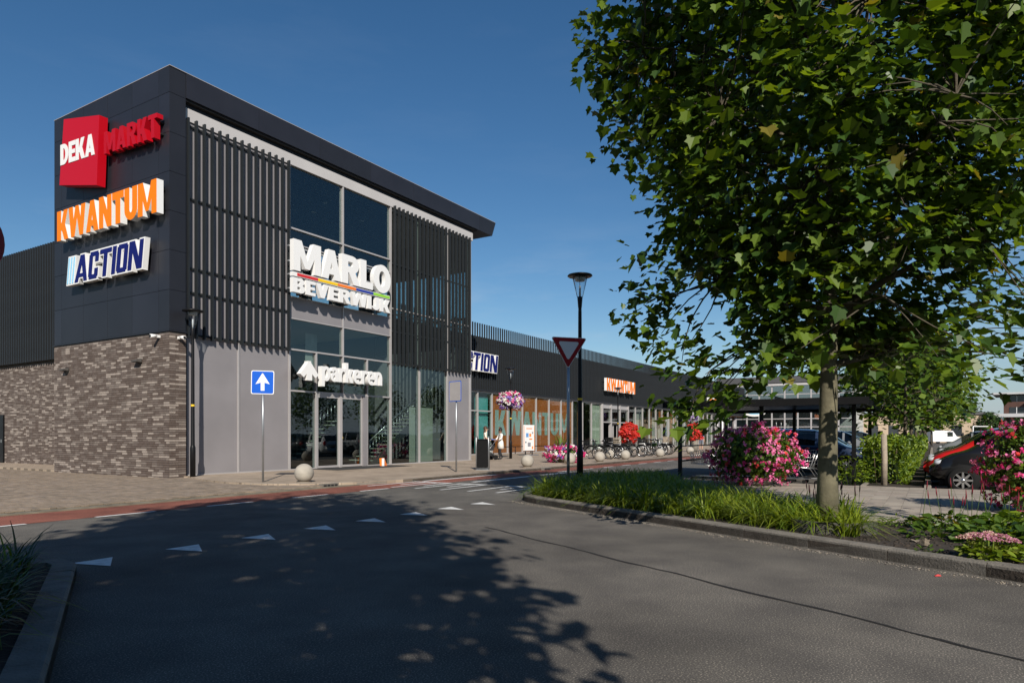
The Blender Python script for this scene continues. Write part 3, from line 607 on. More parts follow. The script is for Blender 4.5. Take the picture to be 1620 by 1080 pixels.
def action(sg, wd, h):
    for c, ps in lay('///ACTIQN', glyphs(.22, .165), wd, h, .075, .14):
        glyph_mesh([inflate(p, .05) for p in ps], .17).ob('letter', ['sign_white', 'sign_white'], sg)
        glyph_mesh(ps, .012, .172).ob('letter_face', ['sky_blue' if c == '/' else 'navy']*2, sg)
    MB().box(.2, wd-.1, .2, .26, -.128, -.001).box(.2, wd-.1, h-.26, h-.2, -.128, -.001).ob('mounting_rail', 'joint', sg)
sg = signL('store_sign', 'navy ACTION letters with light blue stripes on the dark corner facade', 5.6, 6.66, .13); action(sg, 4.6, .9)
# MARLO BEVERWIJK
sg = signR('store_sign', 'white MARLO BEVERWIJK letters with coloured stripe over the entrance', 4.5, 6.62, .2)
for c, ps in lay('MARLO', GH, 5.22, 1.14, .03): glyph_mesh([[(x, y+.79) for x, y in p] for p in ps], .2).ob('letter', ['sign_white']*2, sg)
for c, ps in lay('BEVERWIJK', GH, 5.22, .54, .06): glyph_mesh(ps, .16).ob('letter', ['sign_white']*2, sg)
MB().box(0, 5.22, .59, .74, .0, .15).ob('stripe_bar', 'sign_white', sg)
for i, m in enumerate(('st_red', 'st_yellow', 'st_orange', 'st_blue', 'st_green')): MB().box(.2+i*1.0, .2+(i+1)*1.0-.002, .612, .718, .151, .162).ob('colour_stripe', m, sg)
fr = MB()
for z in (.15, .66, 1.15, 1.7): fr.box(-.05, 5.27, z-.025, z+.025, -.1, -.002)
for x in (.6, 3.0, 4.9): fr.box(x-.025, x+.025, 0, 1.9, -.345, -.101)
fr.ob('sign_frame', 'galv', sg)
# parkeren
sg = signR('entrance_sign', 'white parkeren lettering with an upward arrow above the glass doors', 4.82, 3.44, .2); sg['category'] = 'sign'
glyph_mesh([[(.3, 0), (.55, 0), (.55, .5), (.3, .5)], [(-.02, .22), (.15, .1), (.47, .4), (.5, .72), (.4, .72)], [(.87, .22), (.7, .1), (.38, .4), (.35, .72), (.45, .72)]], .2).ob('arrow', ['sign_white']*2, sg)
for c, ps in lay('parkeren', glyphs(.25, .19), 3.35, .78, .03): glyph_mesh([[(x+1.02, y+.04) for x, y in p] for p in ps], .2).ob('letter', ['sign_white']*2, sg)
fr = MB().box(.1, 4.4, .2, .24, -.06, -.002)
for x in (.4, 2.2, 4.2): fr.box(x-.02, x+.02, .18, .26, -.345, -.061)
fr.ob('sign_frame', 'galv', sg)

# ------------------------------------------------------------------ left wing (set back)
LW = thing('slatted_wing', 'low wing left of the tower, brick below and dark vertical slats above', 'building', mtx=B)
def Q(name, m, *b, bev=0.): return MB().box(*b, 0, bev).ob(name, m, LW)
lw = Q('brick_wall', 'mortar', 2.412, 2.7, 7.2, 40, -.02, 4.68); lb = MB()
for r in range(62):
    z = .02+r*BH; y = 7.2+rnd.choice((0, -.1, -.2, -.28))
    while y < 20.6:
        lb.box(2.39, 2.42, max(7.2, y)+.005, y+BL-.005, z+.005, z+BH-.006, bk()); y += BL
tag(lb.ob('brick_courses', ['brick%d' % i for i in range(4)], lw), kind='stuff')
Q('slat_backing', 'slat_back', 2.3, 2.7, 7.2, 40, 4.7, 9.3); Q('roof', 'roof_grey', 2.7, 12, 7.2, 40, 8.9, 9.2); Q('slat_rail', 'joint', 2.2, 2.299, 7.2, 40, 4.7, 4.76)
sme = MB().box(2.16, 2.298, -.04, .04, 4.66, 9.72).mesh('slat', 'slat')
for i in range(62): obj('slat', sme, LW, loc=(0, 7.3+.225*i, 0))
Q('side_return', 'brick1', .57, 2.4, 7.05, 7.19, -.02, 4.6); Q('side_return_upper', 'panel_dark', .57, 2.5, 7.06, 7.19, 4.6, 12.8)
t = thing('steel_door', 'dark steel service door in the brick wall at the left edge', 'door', mtx=B @ Matrix.Translation((2.37, 17.1, .05)))
MB().box(-.05, .02, 0, 2.4, 0, 2.3).ob('leaf', 'black_metal', t); MB().box(-.07, -.051, .1, .2, 1.0, 1.15).ob('handle', 'steel', t)

# ------------------------------------------------------------------ shop wing to the right (set back 5.5 m)
SW = thing('shop_wing', 'long low shop wing with dark slatted upper facade and glazed shopfronts', 'building', mtx=B)
Y0 = 5.5; SE = 100
def Z(name, m, *b): return MB().box(*b).ob(name, m, SW)
Z('slat_backing', 'slat_back', 16.6, SE, Y0, Y0+.2, 4.42, 7.95); Z('roof', 'roof_grey', 16.6, SE, Y0+.2, 40, 7.4, 7.8); Z('lower_trim', 'panel_dark', 16.6, SE, Y0-.14, Y0+.2, 4.34, 4.418)
for z in (5.2, 7.6): Z('slat_rail', 'slat_back', 16.6, SE, Y0-.02, Y0-.001, z-.03, z+.03)
sme = MB().box(-.032, .032, -.1, -.021, 4.42, 8.82).mesh('slat', 'slat')
for i in range(297): obj('slat', sme, SW, loc=(16.9+.28*i, Y0, 0))
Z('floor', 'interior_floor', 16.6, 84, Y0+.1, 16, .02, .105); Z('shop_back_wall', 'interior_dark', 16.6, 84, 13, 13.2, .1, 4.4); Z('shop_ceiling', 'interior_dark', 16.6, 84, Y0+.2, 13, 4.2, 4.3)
Z('plinth', 'mullion', 22, 84, Y0+.0, Y0+.12, .08, .16); Z('head_rail', 'mullion', 22, 84, Y0+.0, Y0+.12, 4.24, 4.338)
ms = [22.5, 24.87, 26.6]+[26.6+2.04*i for i in range(1, 7)]+[40.8, 42.6, 44.7]+[51.1+2.0*i for i in range(17)]
for i, s_ in enumerate(ms): Z('mullion', 'mullion', s_-.05, s_+.05, Y0-.02, Y0+.16, .161, 4.239)
for a, b in zip(ms[:-1], ms[1:]):
    if abs(a-44.7) < .01: continue
    Z('shop_pane', 'shop_glass', a+.051, b-.051, Y0+.06, Y0+.07, .161, 4.239)
for i in range(2, 8): Z('window_film', 'film', ms[i]+.055, ms[i+1]-.055, Y0+.09, Y0+.1, .17, 4.235)
wl = bpy.data.objects.new('window_lettering', None); col.objects.link(wl); wl.parent = SW; wl.matrix_local = Matrix(((1, 0, 0, 27.1), (0, 0, -1, Y0+.088), (0, 1, 0, 1.4), (0, 0, 0, 1)))
for c, ps in lay('KWANTUM', glyphs(.26, .16), 11.3, 1.75, .06): glyph_mesh(ps, .004).ob('letter', ['teal_print']*2, wl)
Z('aqua_poster', 'aqua', 24.95, 26.5, Y0+.3, Y0+.32, .2, 4.0); Z('transom', 'mullion', 22.5, 26.55, Y0, Y0+.12, 2.98, 3.06)
Z('entrance_pier', 'lilac', 22.0, 24.8, Y0-.5, Y0-.05, .09, 3.0) if False else None
for a, b, m, d in ((38.9, 40.7, 'window_dark', .5), (42.7, 44.6, 'shop_green', .15), (40.9, 42.5, 'shop_brown', .8), (54, 56, 'shop_pale', .6), (57.2, 58.6, 'shop_brown', .3), (60, 63.5, 'shop_pale', .9), (64.5, 65.8, 'shop_brown', .3), (67, 70, 'shop_pale', .5), (71, 72.2, 'shop_brown', .4), (73, 77, 'shop_pale', .4), (78, 79.5, 'shop_brown', .3), (80, 83, 'shop_pale', .6)):
    Z('display_panel', m, a, b, Y0+d, Y0+d+.03, .12, 4.1)
for a in (60.5, 64.6, 70.2): Z('orange_poster', 'film', a, a+1.6, Y0+.2, Y0+.22, 2.8, 4.2)
# entrance portal of the shop
EN = Z('entrance_frame', 'mullion', 44.75, 44.9, Y0-.1, Y0+.2, .1, 4.24)
for s_ in (46.8, 48.9, 51.0): Z('mullion', 'mullion', s_-.07, s_+.07, Y0-.1, Y0+.2, .1, 4.24)
for z in (2.6, 3.9): Z('transom', 'mullion', 44.9, 51, Y0-.08, Y0+.1, z-.05, z+.05)
for a, b in ((44.9, 46.73), (46.87, 48.83), (48.97, 50.93)): Z('shop_pane', 'shop_glass', a, b, Y0, Y0+.01, 2.66, 3.84); Z('header_panel', 'mullion', a, b, Y0+.02, Y0+.05, 3.96, 4.235)
Z('shop_pane', 'shop_glass', 48.97, 50.93, Y0, Y0+.01, .17, 2.54)
for a in (46.9, 47.9): MB().box(a, a+.06, Y0+.2, Y0+.26, .1, 2.5).box(a+.84, a+.9, Y0+.2, Y0+.26, .1, 2.5).box(a+.06, a+.84, Y0+.2, Y0+.26, 2.42, 2.5).ob('sliding_door', 'mullion', SW)
# arcade at the far end
for s_ in (86, 91, 96): MB().tube([(s_, Y0+.6, .1), (s_, Y0+.6, 4.35)], .35, 16).ob('column', 'lilac', SW)
Z('arcade_wall', 'joint', 84, SE, 9, 9.2, .1, 4.4); Z('arcade_ceiling', 'shop_brown', 84, SE, Y0+.2, 9, 4.25, 4.4)
Z('end_wall', 'slat_back', SE-.2, SE, Y0+.2, 30, 4.4, 7.95)
# low rail in front
RA = thB('guard_rail', 'low black guard rail along the orange shop windows', 'rail', 26, -4.6, .1)
mb = MB().tube([(0, 0, .5), (30, 0, .5)], .025, 8); mb.ob('rail_bar', 'black_metal', RA)
for i in range(15): MB().tube([(i*2.14+.02, 0, 0), (i*2.14+.02, 0, .48)], .03, 8).ob('post', 'black_metal', RA)
# signs on the wing
sg = signR('store_sign', 'navy ACTION letters on the slatted wing, half hidden by the tower', 21.3, 5.62, .27, Y0); action(sg, 5.2, 1.15)
sg = signR('store_sign', 'orange KWANTUM letters on the slatted wing above the shop entrance', 44.7, 5.44, .27, Y0)
for c, ps in lay('KWANTUM', GH, 6.9, 1.16, .05): glyph_mesh(ps, .26).ob('letter', ['orange', 'sign_white'], sg)
MB().box(0, 6.9, .3, .36, -.12, -.002).box(0, 6.9, .85, .91, -.12, -.002).ob('mounting_rail', 'joint', sg)
sg = signR('store_sign', 'small orange box sign far along the slatted wing', 78, 5.3, .2, Y0)
MB().box(0, 4.5, 0, 1.1, 0, .3).ob('sign_box', 'sign_white', sg); 
for c, ps in lay('KWANTUM', GH, 4.2, .8, .06): glyph_mesh([[(x+.15, y+.15) for x, y in p] for p in ps], .02, .301).ob('letter', ['orange']*2, sg)
# ------------------------------------------------------------------ far pavilion
FP = thing('glass_pavilion', 'distant glazed hall with grey roof edge behind the flower bush', 'building', mtx=B @ Matrix.Translation((112, 8, 0)))
def F_(name, m, *b): return MB().box(*b).ob(name, m, FP)
F_('roof_edge', 'roof_grey', -.6, 20, -18, 5, 10.4, 11.5); F_('white_beam', 'beam', -.4, 20, -17.5, 4.5, 9.9, 10.39); F_('core', 'shop_pale', 4, 20, -17, 4, .1, 9.9)
F_('floor_band', 'roof_grey', -.2, 20, -17.2, 4.2, 5.6, 6.6)
for i in range(11): y = -17+i*2.1; F_('mullion', 'mullion', -.15, .15, y-.12, y+.12, .1, 5.6); F_('mullion', 'mullion', -.15, .15, y-.12, y+.12, 6.6, 9.9)
for z in (2.8, 4.2, 8.4): F_('transom', 'mullion', -.1, .1, -17, 4, z-.07, z+.07)
for i in range(10): y = -17+i*2.1; F_('window_pane', 'bright_glass', -.02, .02, y+.13, y+1.97, .1, 5.59); F_('window_pane', 'bright_glass', -.02, .02, y+.13, y+1.97, 6.61, 9.89)
t = thing('round_sign', 'small oval blue and white sign hanging near the far arcade', 'store sign', mtx=frame(-Vector((-N.x, -N.y, 0)), -U, W(98, -3.4, 4.9)))
MB().prism([(1.6*math.cos(R(a)), .62*math.sin(R(a))) for a in range(0, 360, 15)], 0, .3).ob('sign_box', 'sign_white', t)
MB().prism([(1.1*math.cos(R(a)), .3*math.sin(R(a))) for a in range(0, 360, 15)], .301, .315).ob('emblem', 'sky_blue', t)
MB().box(-.03, .03, .6, 1.2, .1, .16).ob('hanger', 'black_metal', t)

# ------------------------------------------------------------------ planting islands and walkway
sd = (-.469, .883)     # side road direction in street coordinates (s, n)
def fs_(n): return .12+sd[0]*(n-12.4)/sd[1]
def rounded(a, b, c, r, k=7):
    a, b, c = Vector(a), Vector(b), Vector(c); e1 = (a-b).normalized(); e2 = (c-b).normalized(); p, q = b+e1*r, b+e2*r
    return [tuple((1-t)**2*p+2*t*(1-t)*b+t*t*q) for t in [i/k for i in range(k+1)]]
nose = rounded((fs_(20), 20), (fs_(12.4)+.0, 12.4), (5.6, 12.4), 1.0, 9)
ISL = [(fs_(33), 33)]+nose+[(5.6, 12.4), (5.6, 14.2), (3.0, 15.6), (-.8, 18.7), (-.8, 33)]
isl = struct(MB().prism([(s, -n) for s, n in reversed(ISL)] if False else [(s, -n) for s, n in ISL], -.05, .1).ob('planting_bed', 'soil', mtx=B))
kerb(isl, [], .1, .1) if False else None
ki = struct(bpy.data.objects.new('island_kerb', None)); col.objects.link(ki)
kerb(ki, LB([(fs_(33), 33), nose[0]]), .16, .14, side=-1); kerb(ki, LB(nose), .16, .14, length=.55, side=-1); kerb(ki, LB([nose[-1], (5.6, 12.4), ]), .16, .14, side=-1)
WK = [(5.6, 12.4), (7.1, 12.4), (7.1, 60), (-.8, 60), (-.8, 18.7), (3.0, 15.6), (5.6, 14.2)]
wk = struct(MB().prism([(s, -n) for s, n in WK], -.05, .09).ob('walkway', 'sand', mtx=B))
tl = []
for i in range(-3, 24):
    for j in range(0, 130):
        s0, n0 = -.8+.3*(i+3), 12.5+.3*j
        if s0+.3 > 7.05: continue
        if not all(inside(WK, s0+a, n0+b) for a in (.02, .28) for b in (.02, .28)): continue
        c = W(s0+.15, n0+.15); px = 810+1080*c.x/c.y if c.y > 1 else 9999
        if px < 1700: tl.append((c.length, s0, n0))
tl.sort(); tme = [MB().box(.002, .298, -.298, -.002, 0, .025, 0, .003).mesh('paving_slab', 'slab%d' % k) for k in range(3)]; rest = MB()
for i, (d, s0, n0) in enumerate(tl):
    k = rnd.randrange(3); dz = rnd.uniform(-.003, .003)
    if i < 300: obj('paving_slab', tme[k], wk, loc=(s0, -n0, .088+dz))
    else: rest.box(s0+.002, s0+.298, -n0-.298, -n0-.002, .088, .113+dz, k)
tag(rest.ob('paving_field', ['slab0', 'slab1', 'slab2'], wk), kind='stuff')
kw_ = struct(bpy.data.objects.new('walkway_kerb', None)); col.objects.link(kw_)
kerb(kw_, LB([(7.1, 20.5), (7.1, 60)]), .1, .115, side=-1, m='kerb_light'); kerb(kw_, LB([(-.8, 18.8), (-.8, 34)]), .06, .125, side=1, m='kerb_light')
# hedge bed with kerb along the car park
hb = struct(MB().prism([(s, -n) for s, n in [(7.1, 18.6), (90, 18.6), (90, 20.15), (7.1, 20.15)]], -.05, .1).ob('hedge_bed', 'soil', mtx=B))
kh = struct(bpy.data.objects.new('hedge_kerb', None)); col.objects.link(kh)
kerb(kh, LB([(7.15, 20.15), (70, 20.15)]), .15, .15, side=1, m='kerb_light'); kerb(kh, LB([(7.15, 18.6), (70, 18.6)]), .12, .13, side=-1, m='kerb_light')
# left planter
pc = (-.33-0)  # left kerb line
a0 = Vector((-4.6, 7.25)); lp0 = W(-30, 12.45)
kl = [(a0+Vector((pd.x, pd.y))*k) for k in (14, 1.0)]
cv = rounded(tuple(a0+Vector((pd.x, pd.y))*1.0), tuple(a0), (a0.x-U.x, a0.y-U.y), .55, 6)
LPo = [tuple(kl[0])]+cv+[(lp0.x, lp0.y), (-16, -14)]
lpl = struct(MB().prism([(x, y) for x, y in LPo], -.05, .1).ob('planting_bed', 'soil'))
kq = struct(bpy.data.objects.new('bed_kerb', None)); col.objects.link(kq)
kerb(kq, [tuple(kl[0]), cv[0]], .2, .14, side=1); kerb(kq, cv, .2, .14, side=1, length=.4); kerb(kq, [cv[-1], (lp0.x, lp0.y)], .2, .14, side=1)

# ------------------------------------------------------------------ grasses
def grass(name, pts, h, hw, mats, probs, bend=(.6, 1.5), clump=9, parent=None, spread=.1):
    """pts (n,3) clump bases"""
    vs, fss, mis = [], [], []; o = 0
    P0 = np.repeat(np.array(pts), clump, 0); n = len(P0)
    for bnd in np.linspace(bend[0], bend[1], 4):
        sel = RS.rand(n) < 1
        idx = np.where((RS.randint(0, 4, n) == 0))[0]
        if not len(idx): continue
        tv, tf = blade_tpl(4, hw/h, bnd); k = len(idx)
        az = RS.rand(k)*6.283; tilt = RS.rand(k)*.35
        ca, sa = np.cos(az), np.sin(az); ct, stt = np.cos(tilt), np.sin(tilt); z0 = np.zeros(k)
        Rz = np.stack([np.stack([ca, -sa, z0], 1), np.stack([sa, ca, z0], 1), np.stack([z0, z0, z0+1], 1)], 1)
        Rx = np.stack([np.stack([z0+1, z0, z0], 1), np.stack([z0, ct, stt], 1), np.stack([z0, -stt, ct], 1)], 1)
        Rm = np.einsum('nij,njk->nik', Rz, Rx); sc = h*(.55+.6*RS.rand(k))
        off = np.stack([-sa*spread*RS.rand(k), ca*spread*RS.rand(k), z0], 1)
        V, F = scatter(tv, tf, P0[idx]+off, Rm, sc)
        vs.append(V); fss.append(F+o); o += len(V); mis.append(np.repeat(RS.choice(len(mats), k, p=probs), len(tf)))
    return obj(name, npmesh(name, np.concatenate(vs), np.concatenate(fss), np.concatenate(mis), mats), parent)
def fill(poly, n, z, test=None):
    xs = [p[0] for p in poly]; ys = [p[1] for p in poly]; out = []
    while len(out) < n:
        x, y = rnd.uniform(min(xs), max(xs)), rnd.uniform(min(ys), max(ys))
        if inside(poly, x, y) and (test is None or test(x, y)): out.append((x, y, z))
    return out
GR = [(fs_(12.9)+.4, 12.85), (5.3, 12.75), (5.3, 14.0), (2.8, 15.3), (-1.0, 18.3), (-1.0, 19.1), (fs_(19.4)+.75, 19.4), (fs_(15)+.42, 15)]
gw = [tuple(W(s, n, z)) for s, n, z in fill(GR, 1400, .09)]
tag(grass('ornamental_grass', gw, .66, .018, ['grass_a', 'grass_b', 'grass_c'], [.5, .35, .15], (.7, 1.7), 17), 'dense yellow green strap-leaved grass filling the kerbed island around the tree', 'grass', kind='stuff')
GL = [(p[0], p[1]) for p in LPo]
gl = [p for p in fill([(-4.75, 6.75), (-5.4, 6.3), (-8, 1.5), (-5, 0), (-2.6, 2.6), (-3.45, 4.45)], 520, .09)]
tag(grass('shaded_grass', gl, .62, .018, ['grass_shade', 'grass_b'], [.8, .2], (.6, 1.6), 15, spread=.14), 'strap-leaved grass coloured dark for shade in the left planting bed at the picture edge', 'grass', kind='stuff')  # shade over this bed is put into the blade colour

# ------------------------------------------------------------------ trees
def limb(mb, a, b, r0, r1, bend=.12, n=5, k=6, up=0.):
    a, b = Vector(a), Vector(b); L = (b-a).length; off = Vector((rnd.uniform(-1, 1), rnd.uniform(-1, 1), rnd.uniform(-.4, .8)))*L*bend; pts = []
    for i in range(n):
        t = i/(n-1); pts.append(a.lerp(b, t)+off*math.sin(math.pi*t)+Vector((0, 0, -up*L*math.sin(math.pi*t))))
    mb.tube(pts, [r0+(r1-r0)*i/(n-1) for i in range(n)], k, cap=False); return pts
def tree_parts(H, base, rad, tr, nlimb, ncl, per, lsz, mats, probs, seed, tpl=PLANE, shape=None, bark='bark', spread=.42, droop=.55, hang=None, inner=.35, flat=.5, void=0.):
    """returns trunk mesh, branch mesh, crown mesh (tree standing at the origin)"""
    global rnd, RS
    sv, sr = rnd, RS; rnd = random.Random(seed); RS = np.random.RandomState(seed)
    tk = MB(); top = Vector((rnd.uniform(-.1, .1), rnd.uniform(-.1, .1), H*.9)); n = 12; pts = []; rs = []
    for i in range(n):
        t = i/(n-1); pts.append((.04*math.sin(3*t+seed)+top.x*t, .04*math.cos(2*t)+top.y*t, top.z*t)); rs.append(tr*(1.25 if i == 0 else 1.0-.86*t**1.1))
    tk.tube(pts, rs, 14)
    br = MB(); shape = shape or (lambda t: math.sin(math.pi*min(1, (t*.9+.12)))**.6)
    cl = []
    def crown_pt(q=None):
        t = rnd.random()**.85; z = base+(H-base)*t; rr = rad*shape(t); a = rnd.uniform(0, 6.283); r = rr*(inner+(1-inner)*rnd.random()**.55); return Vector((r*math.cos(a), r*math.sin(a), z)), t
    tips = []
    for i in range(nlimb):
        t = (i+.5)/nlimb; z = base+(H-base)*t; a = i*2.4+rnd.uniform(-.3, .3); r = rad*shape(t)*rnd.uniform(.6, .9)
        z0 = max(base*.95, z-r*rnd.uniform(.25, .6)); tip = Vector((r*math.cos(a), r*math.sin(a), z))
        rt = tr*(1-.86*(z0/(H*.9))**1.1)*.55
        pp_ = limb(br, (top.x*z0/top.z, top.y*z0/top.z, z0), tip, rt, .012, .1, 7, 6); tips.append(pp_)
    allp = [p for q in tips for p in q[2:]]
    for i in range(ncl):
        c, t = crown_pt()
        for _ in range(6):
            f_ = math.sin(c.x*2.3+1)*math.sin(c.y*2.1+.4)*math.sin(c.z*1.9+2)+.5*math.sin(c.x*4.1)*math.sin(c.z*3.7+c.y*3)
            if f_ > void-.5: break
            c, t = crown_pt()
        cl.append(c)
        if True:
            q = min(allp, key=lambda p: (p-c).length_squared); limb(br, q, c, .014, .004, .15, 4, 4)
    if hang:
        for c in hang: c = Vector(c); cl += [c]*2; q = min(allp, key=lambda p: (p-c).length_squared); limb(br, q, c, .014, .004, .12, 5, 4)
    C = np.array([tuple(c) for c in cl]); n = len(C)*per
    P0 = np.repeat(C, per, 0)+np.clip(RS.normal(size=(n, 3)), -1.7, 1.7)*spread*np.array([1, 1, .75])
    P0 = P0[(P0[:, 2] > base-.45) | (np.arange(n) >= ncl*per)]; n = len(P0)
    out = P0*np.array([1, 1, 0]); out /= np.linalg.norm(out, axis=1, keepdims=True)+1e-6
    d = out*.7+unit(n)*.75+np.array([0, 0, -droop]); nr = unit(n)*flat+np.array([0, 0, 1.0])+out*.12
    V, F = scatter(tpl[0], tpl[1], P0, frames(d, nr), lsz*(.45+.85*RS.rand(n)**1.3))
    mi = np.repeat(RS.choice(len(mats), n, p=probs), len(tpl[1]))
    res = (tk.mesh('trunk', bark), br.mesh('branches', 'bark'), npmesh('crown', V, F, mi, mats))
    rnd, RS = sv, sr; return res
def plant_tree(name, label, loc, parts, rz=0, sc=1., group=None, cat='tree'):
    t = thing(name, label, cat, loc, rz, group); t.scale = (sc, sc, sc)
    for nm, me in zip(('trunk', 'branches', 'crown'), parts): obj(nm, me, t)
    return t
LM = ['leaf_a', 'leaf_b', 'leaf_c', 'leaf_y']; LPb = [.4, .34, .245, .015]
def plane_shape(t): return .32+1.513*t if t < .3 else (.774+(t-.3)*.646 if t < .65 else 1-1.3*(t-.65)**1.4)
big = tree_parts(9.6, 2.4, 3.2, .135, 30, 1350, 21, .152, LM, LPb, 5, spread=.29, droop=.15, flat=.36, void=.46, shape=plane_shape, bark='bark_pale',
                 hang=[(-1.9, -.6, 2.1), (-1.6, .2, 1.85), (-2.1, -.2, 2.3), (2.2, -.9, 2.2), (2.6, -1.1, 2.4), (1.9, -1.4, 2.4), (-1.2, -1.3, 2.2), (-1.3, .5, 2.0), (-1.95, -.2, 1.75), (-2.05, -.3, 1.5), (-2.35, .3, 3.2), (-2.4, -.2, 3.6), (-2.2, .6, 2.8), (-2.45, .3, 3.0), (-2.0, 0, 2.5), (-2.3, .8, 3.4), (2.3, 0, 3.0), (2.4, -.5, 2.7), (2.6, .4, 3.4), (1.6, .6, 2.7), (2.7, -.2, 3.1), (1.5, -.3, 2.6), (1.2, -1.4, 2.3), (.4, -1.7, 2.2)])
plant_tree('plane_tree', 'large broad-leaved plane tree standing in the grass island', (4.38, 9.36, .08), big)
sh = tree_parts(10.6, 2.4, 2.65, .14, 26, 500, 22, .25, LM, LPb, 21, shape=lambda t: 1-.7*max(0, t-.45)**1.1)
# tree behind the viewer shades the road; unseen others added to block sky light
plant_tree('plane_tree', 'plane tree behind the viewer whose crown shades the foreground road', (-1.45, -3.1, .08), sh, 1.1, 1.04)
for x_, y_, r_, lab in ((-5.8, -9., 2.0, 'added unseen tree far left behind the viewer that blocks sky light'), (-10.8, -3., .4, 'added unseen tree left of the viewer that blocks sky light'), (-1.6, -10.5, 4.4, 'added unseen tree farther back behind the viewer that blocks sky light')): plant_tree('plane_tree', lab, (x_, y_, .02), sh, r_)
# row along the hedge
row = tree_parts(5.6, 2.1, 2.1, .085, 14, 190, 17, .2, ['leaf_a', 'leaf_b', 'leaf_c'], [.35, .25, .4], 31, tpl=QUADL)
for i, (s_, n_, k) in enumerate([(10.5, 19.5, .82), (17, 19.5, .9), (24, 19.5, .95), (31, 19.5, 1.), (39, 19.5, 1.), (47, 19.5, 1.05), (56, 19.5, 1.1), (66, 19.5, 1.2), (77, 19.5, 1.25), (92, 20, 1.3)]):
    lab = ['first', 'second', 'third', 'fourth', 'fifth', 'sixth', 'seventh', 'eighth', 'ninth', 'farthest'][i]
    plant_tree('hedge_tree', 'small light green tree, %s from the walkway in the row along the hedge' % lab, W(s_, n_, .08), row, i*1.3, k, 'trees along the car park hedge')
far = tree_parts(9, 1.5, 4.2, .2, 10, 150, 16, .7, ['far_leaf', 'dark_leaf', 'leaf_b'], [.5, .3, .2], 41, tpl=QUADL, spread=.7)
FT = [(1566, 118, .56, 'dark green tree in front of the far apartment block'), (1545, 150, .7, 'far dark tree left of the apartment block'), (1612, 105, .42, 'rounded dark tree right under the apartment balconies'), (1510, 130, .95, 'far green tree at the end of the hedge row'), (1478, 150, 1.1, 'tall far green tree behind the hedge row'), (1668, 110, .6, 'far tree beyond the right picture edge'), (1440, 160, .8, 'far tree seen between the hedge trees'), (1350, 170, .8, 'far tree behind the parked cars'), (1300, 180, .7, 'far tree right of the glazed hall')]
for i, (px, Y, k, lab) in enumerate(FT): plant_tree('broadleaf_tree', lab, ((px-810)/1080*Y, Y, 0), far, i*1.7, k, 'far trees')
# unseen trees added behind the viewer as dark reflections for the glass
bw = []
for i in range(9): plant_tree('unseen_tree', 'unseen tree added far behind the viewer for the glass reflections, %s from the left' % ['first', 'second', 'third', 'fourth', 'fifth', 'sixth', 'seventh', 'eighth', 'ninth'][i], (-40+i*13+rnd.uniform(-2, 2), -42+rnd.uniform(-4, 4), 0), far, i, 1.1, 'unseen trees added for the glass reflections')

# hedge
def leafbox(name, x0, x1, y0, y1, z0, z1, n, sz, mats, probs, parent=None, mtx=None, tpl=OVAL, wob=.12):
    P0 = np.stack([x0+(x1-x0)*RS.rand(n), y0+(y1-y0)*RS.rand(n), z0+(z1-z0)*RS.rand(n)], 1)
    f = RS.randint(0, 4, n)
    P0[f == 0, 1] = y0; P0[f == 1, 1] = y1; P0[f == 2, 2] = z1
    P0 += RS.normal(size=(n, 3))*wob*.5
    P0[:, 2] += .1*np.sin(P0[:, 0]*2.1)*(P0[:, 2] > z0+.4*(z1-z0))
    d = unit(n)+np.array([0, 0, .5]); V, F = scatter(tpl[0], tpl[1], P0, frames(d, unit(n)), sz*(.6+.6*RS.rand(n)))
    return obj(name, npmesh(name, V, F, np.repeat(RS.choice(len(mats), n, p=probs), len(tpl[1])), mats), parent, mtx=mtx)
hd = thB('hedge', 'clipped light green hedge running along the car park kerb', 'hedge', 8.2, 19.1, .1)
leafbox('foliage', -.05, .5, -.45, .45, 0, 1.05, 800, .12, ['hedge_a', 'hedge_b'], [.6, .4], hd); leafbox('foliage', 0, 16, -.46, .46, 0, 1.08, 9000, .12, ['hedge_a', 'hedge_b'], [.6, .4], hd); leafbox('foliage', 16, 60, -.46, .46, 0, 1.08, 8000, .2, ['hedge_a', 'hedge_b'], [.6, .4], hd, tpl=QUADL)
mb = MB()
for i in range(40): mb.tube([(i*.4+rnd.uniform(0, .2), rnd.uniform(-.3, .3), -.02), (i*.4+rnd.uniform(-.2, .3), rnd.uniform(-.3, .3), .9)], [.015, .006], 5)
mb.ob('stems', 'twig', hd); MB().box(.5, 59.6, -.2, .2, .05, .6).ob('inner_mass', 'dark_leaf', hd)
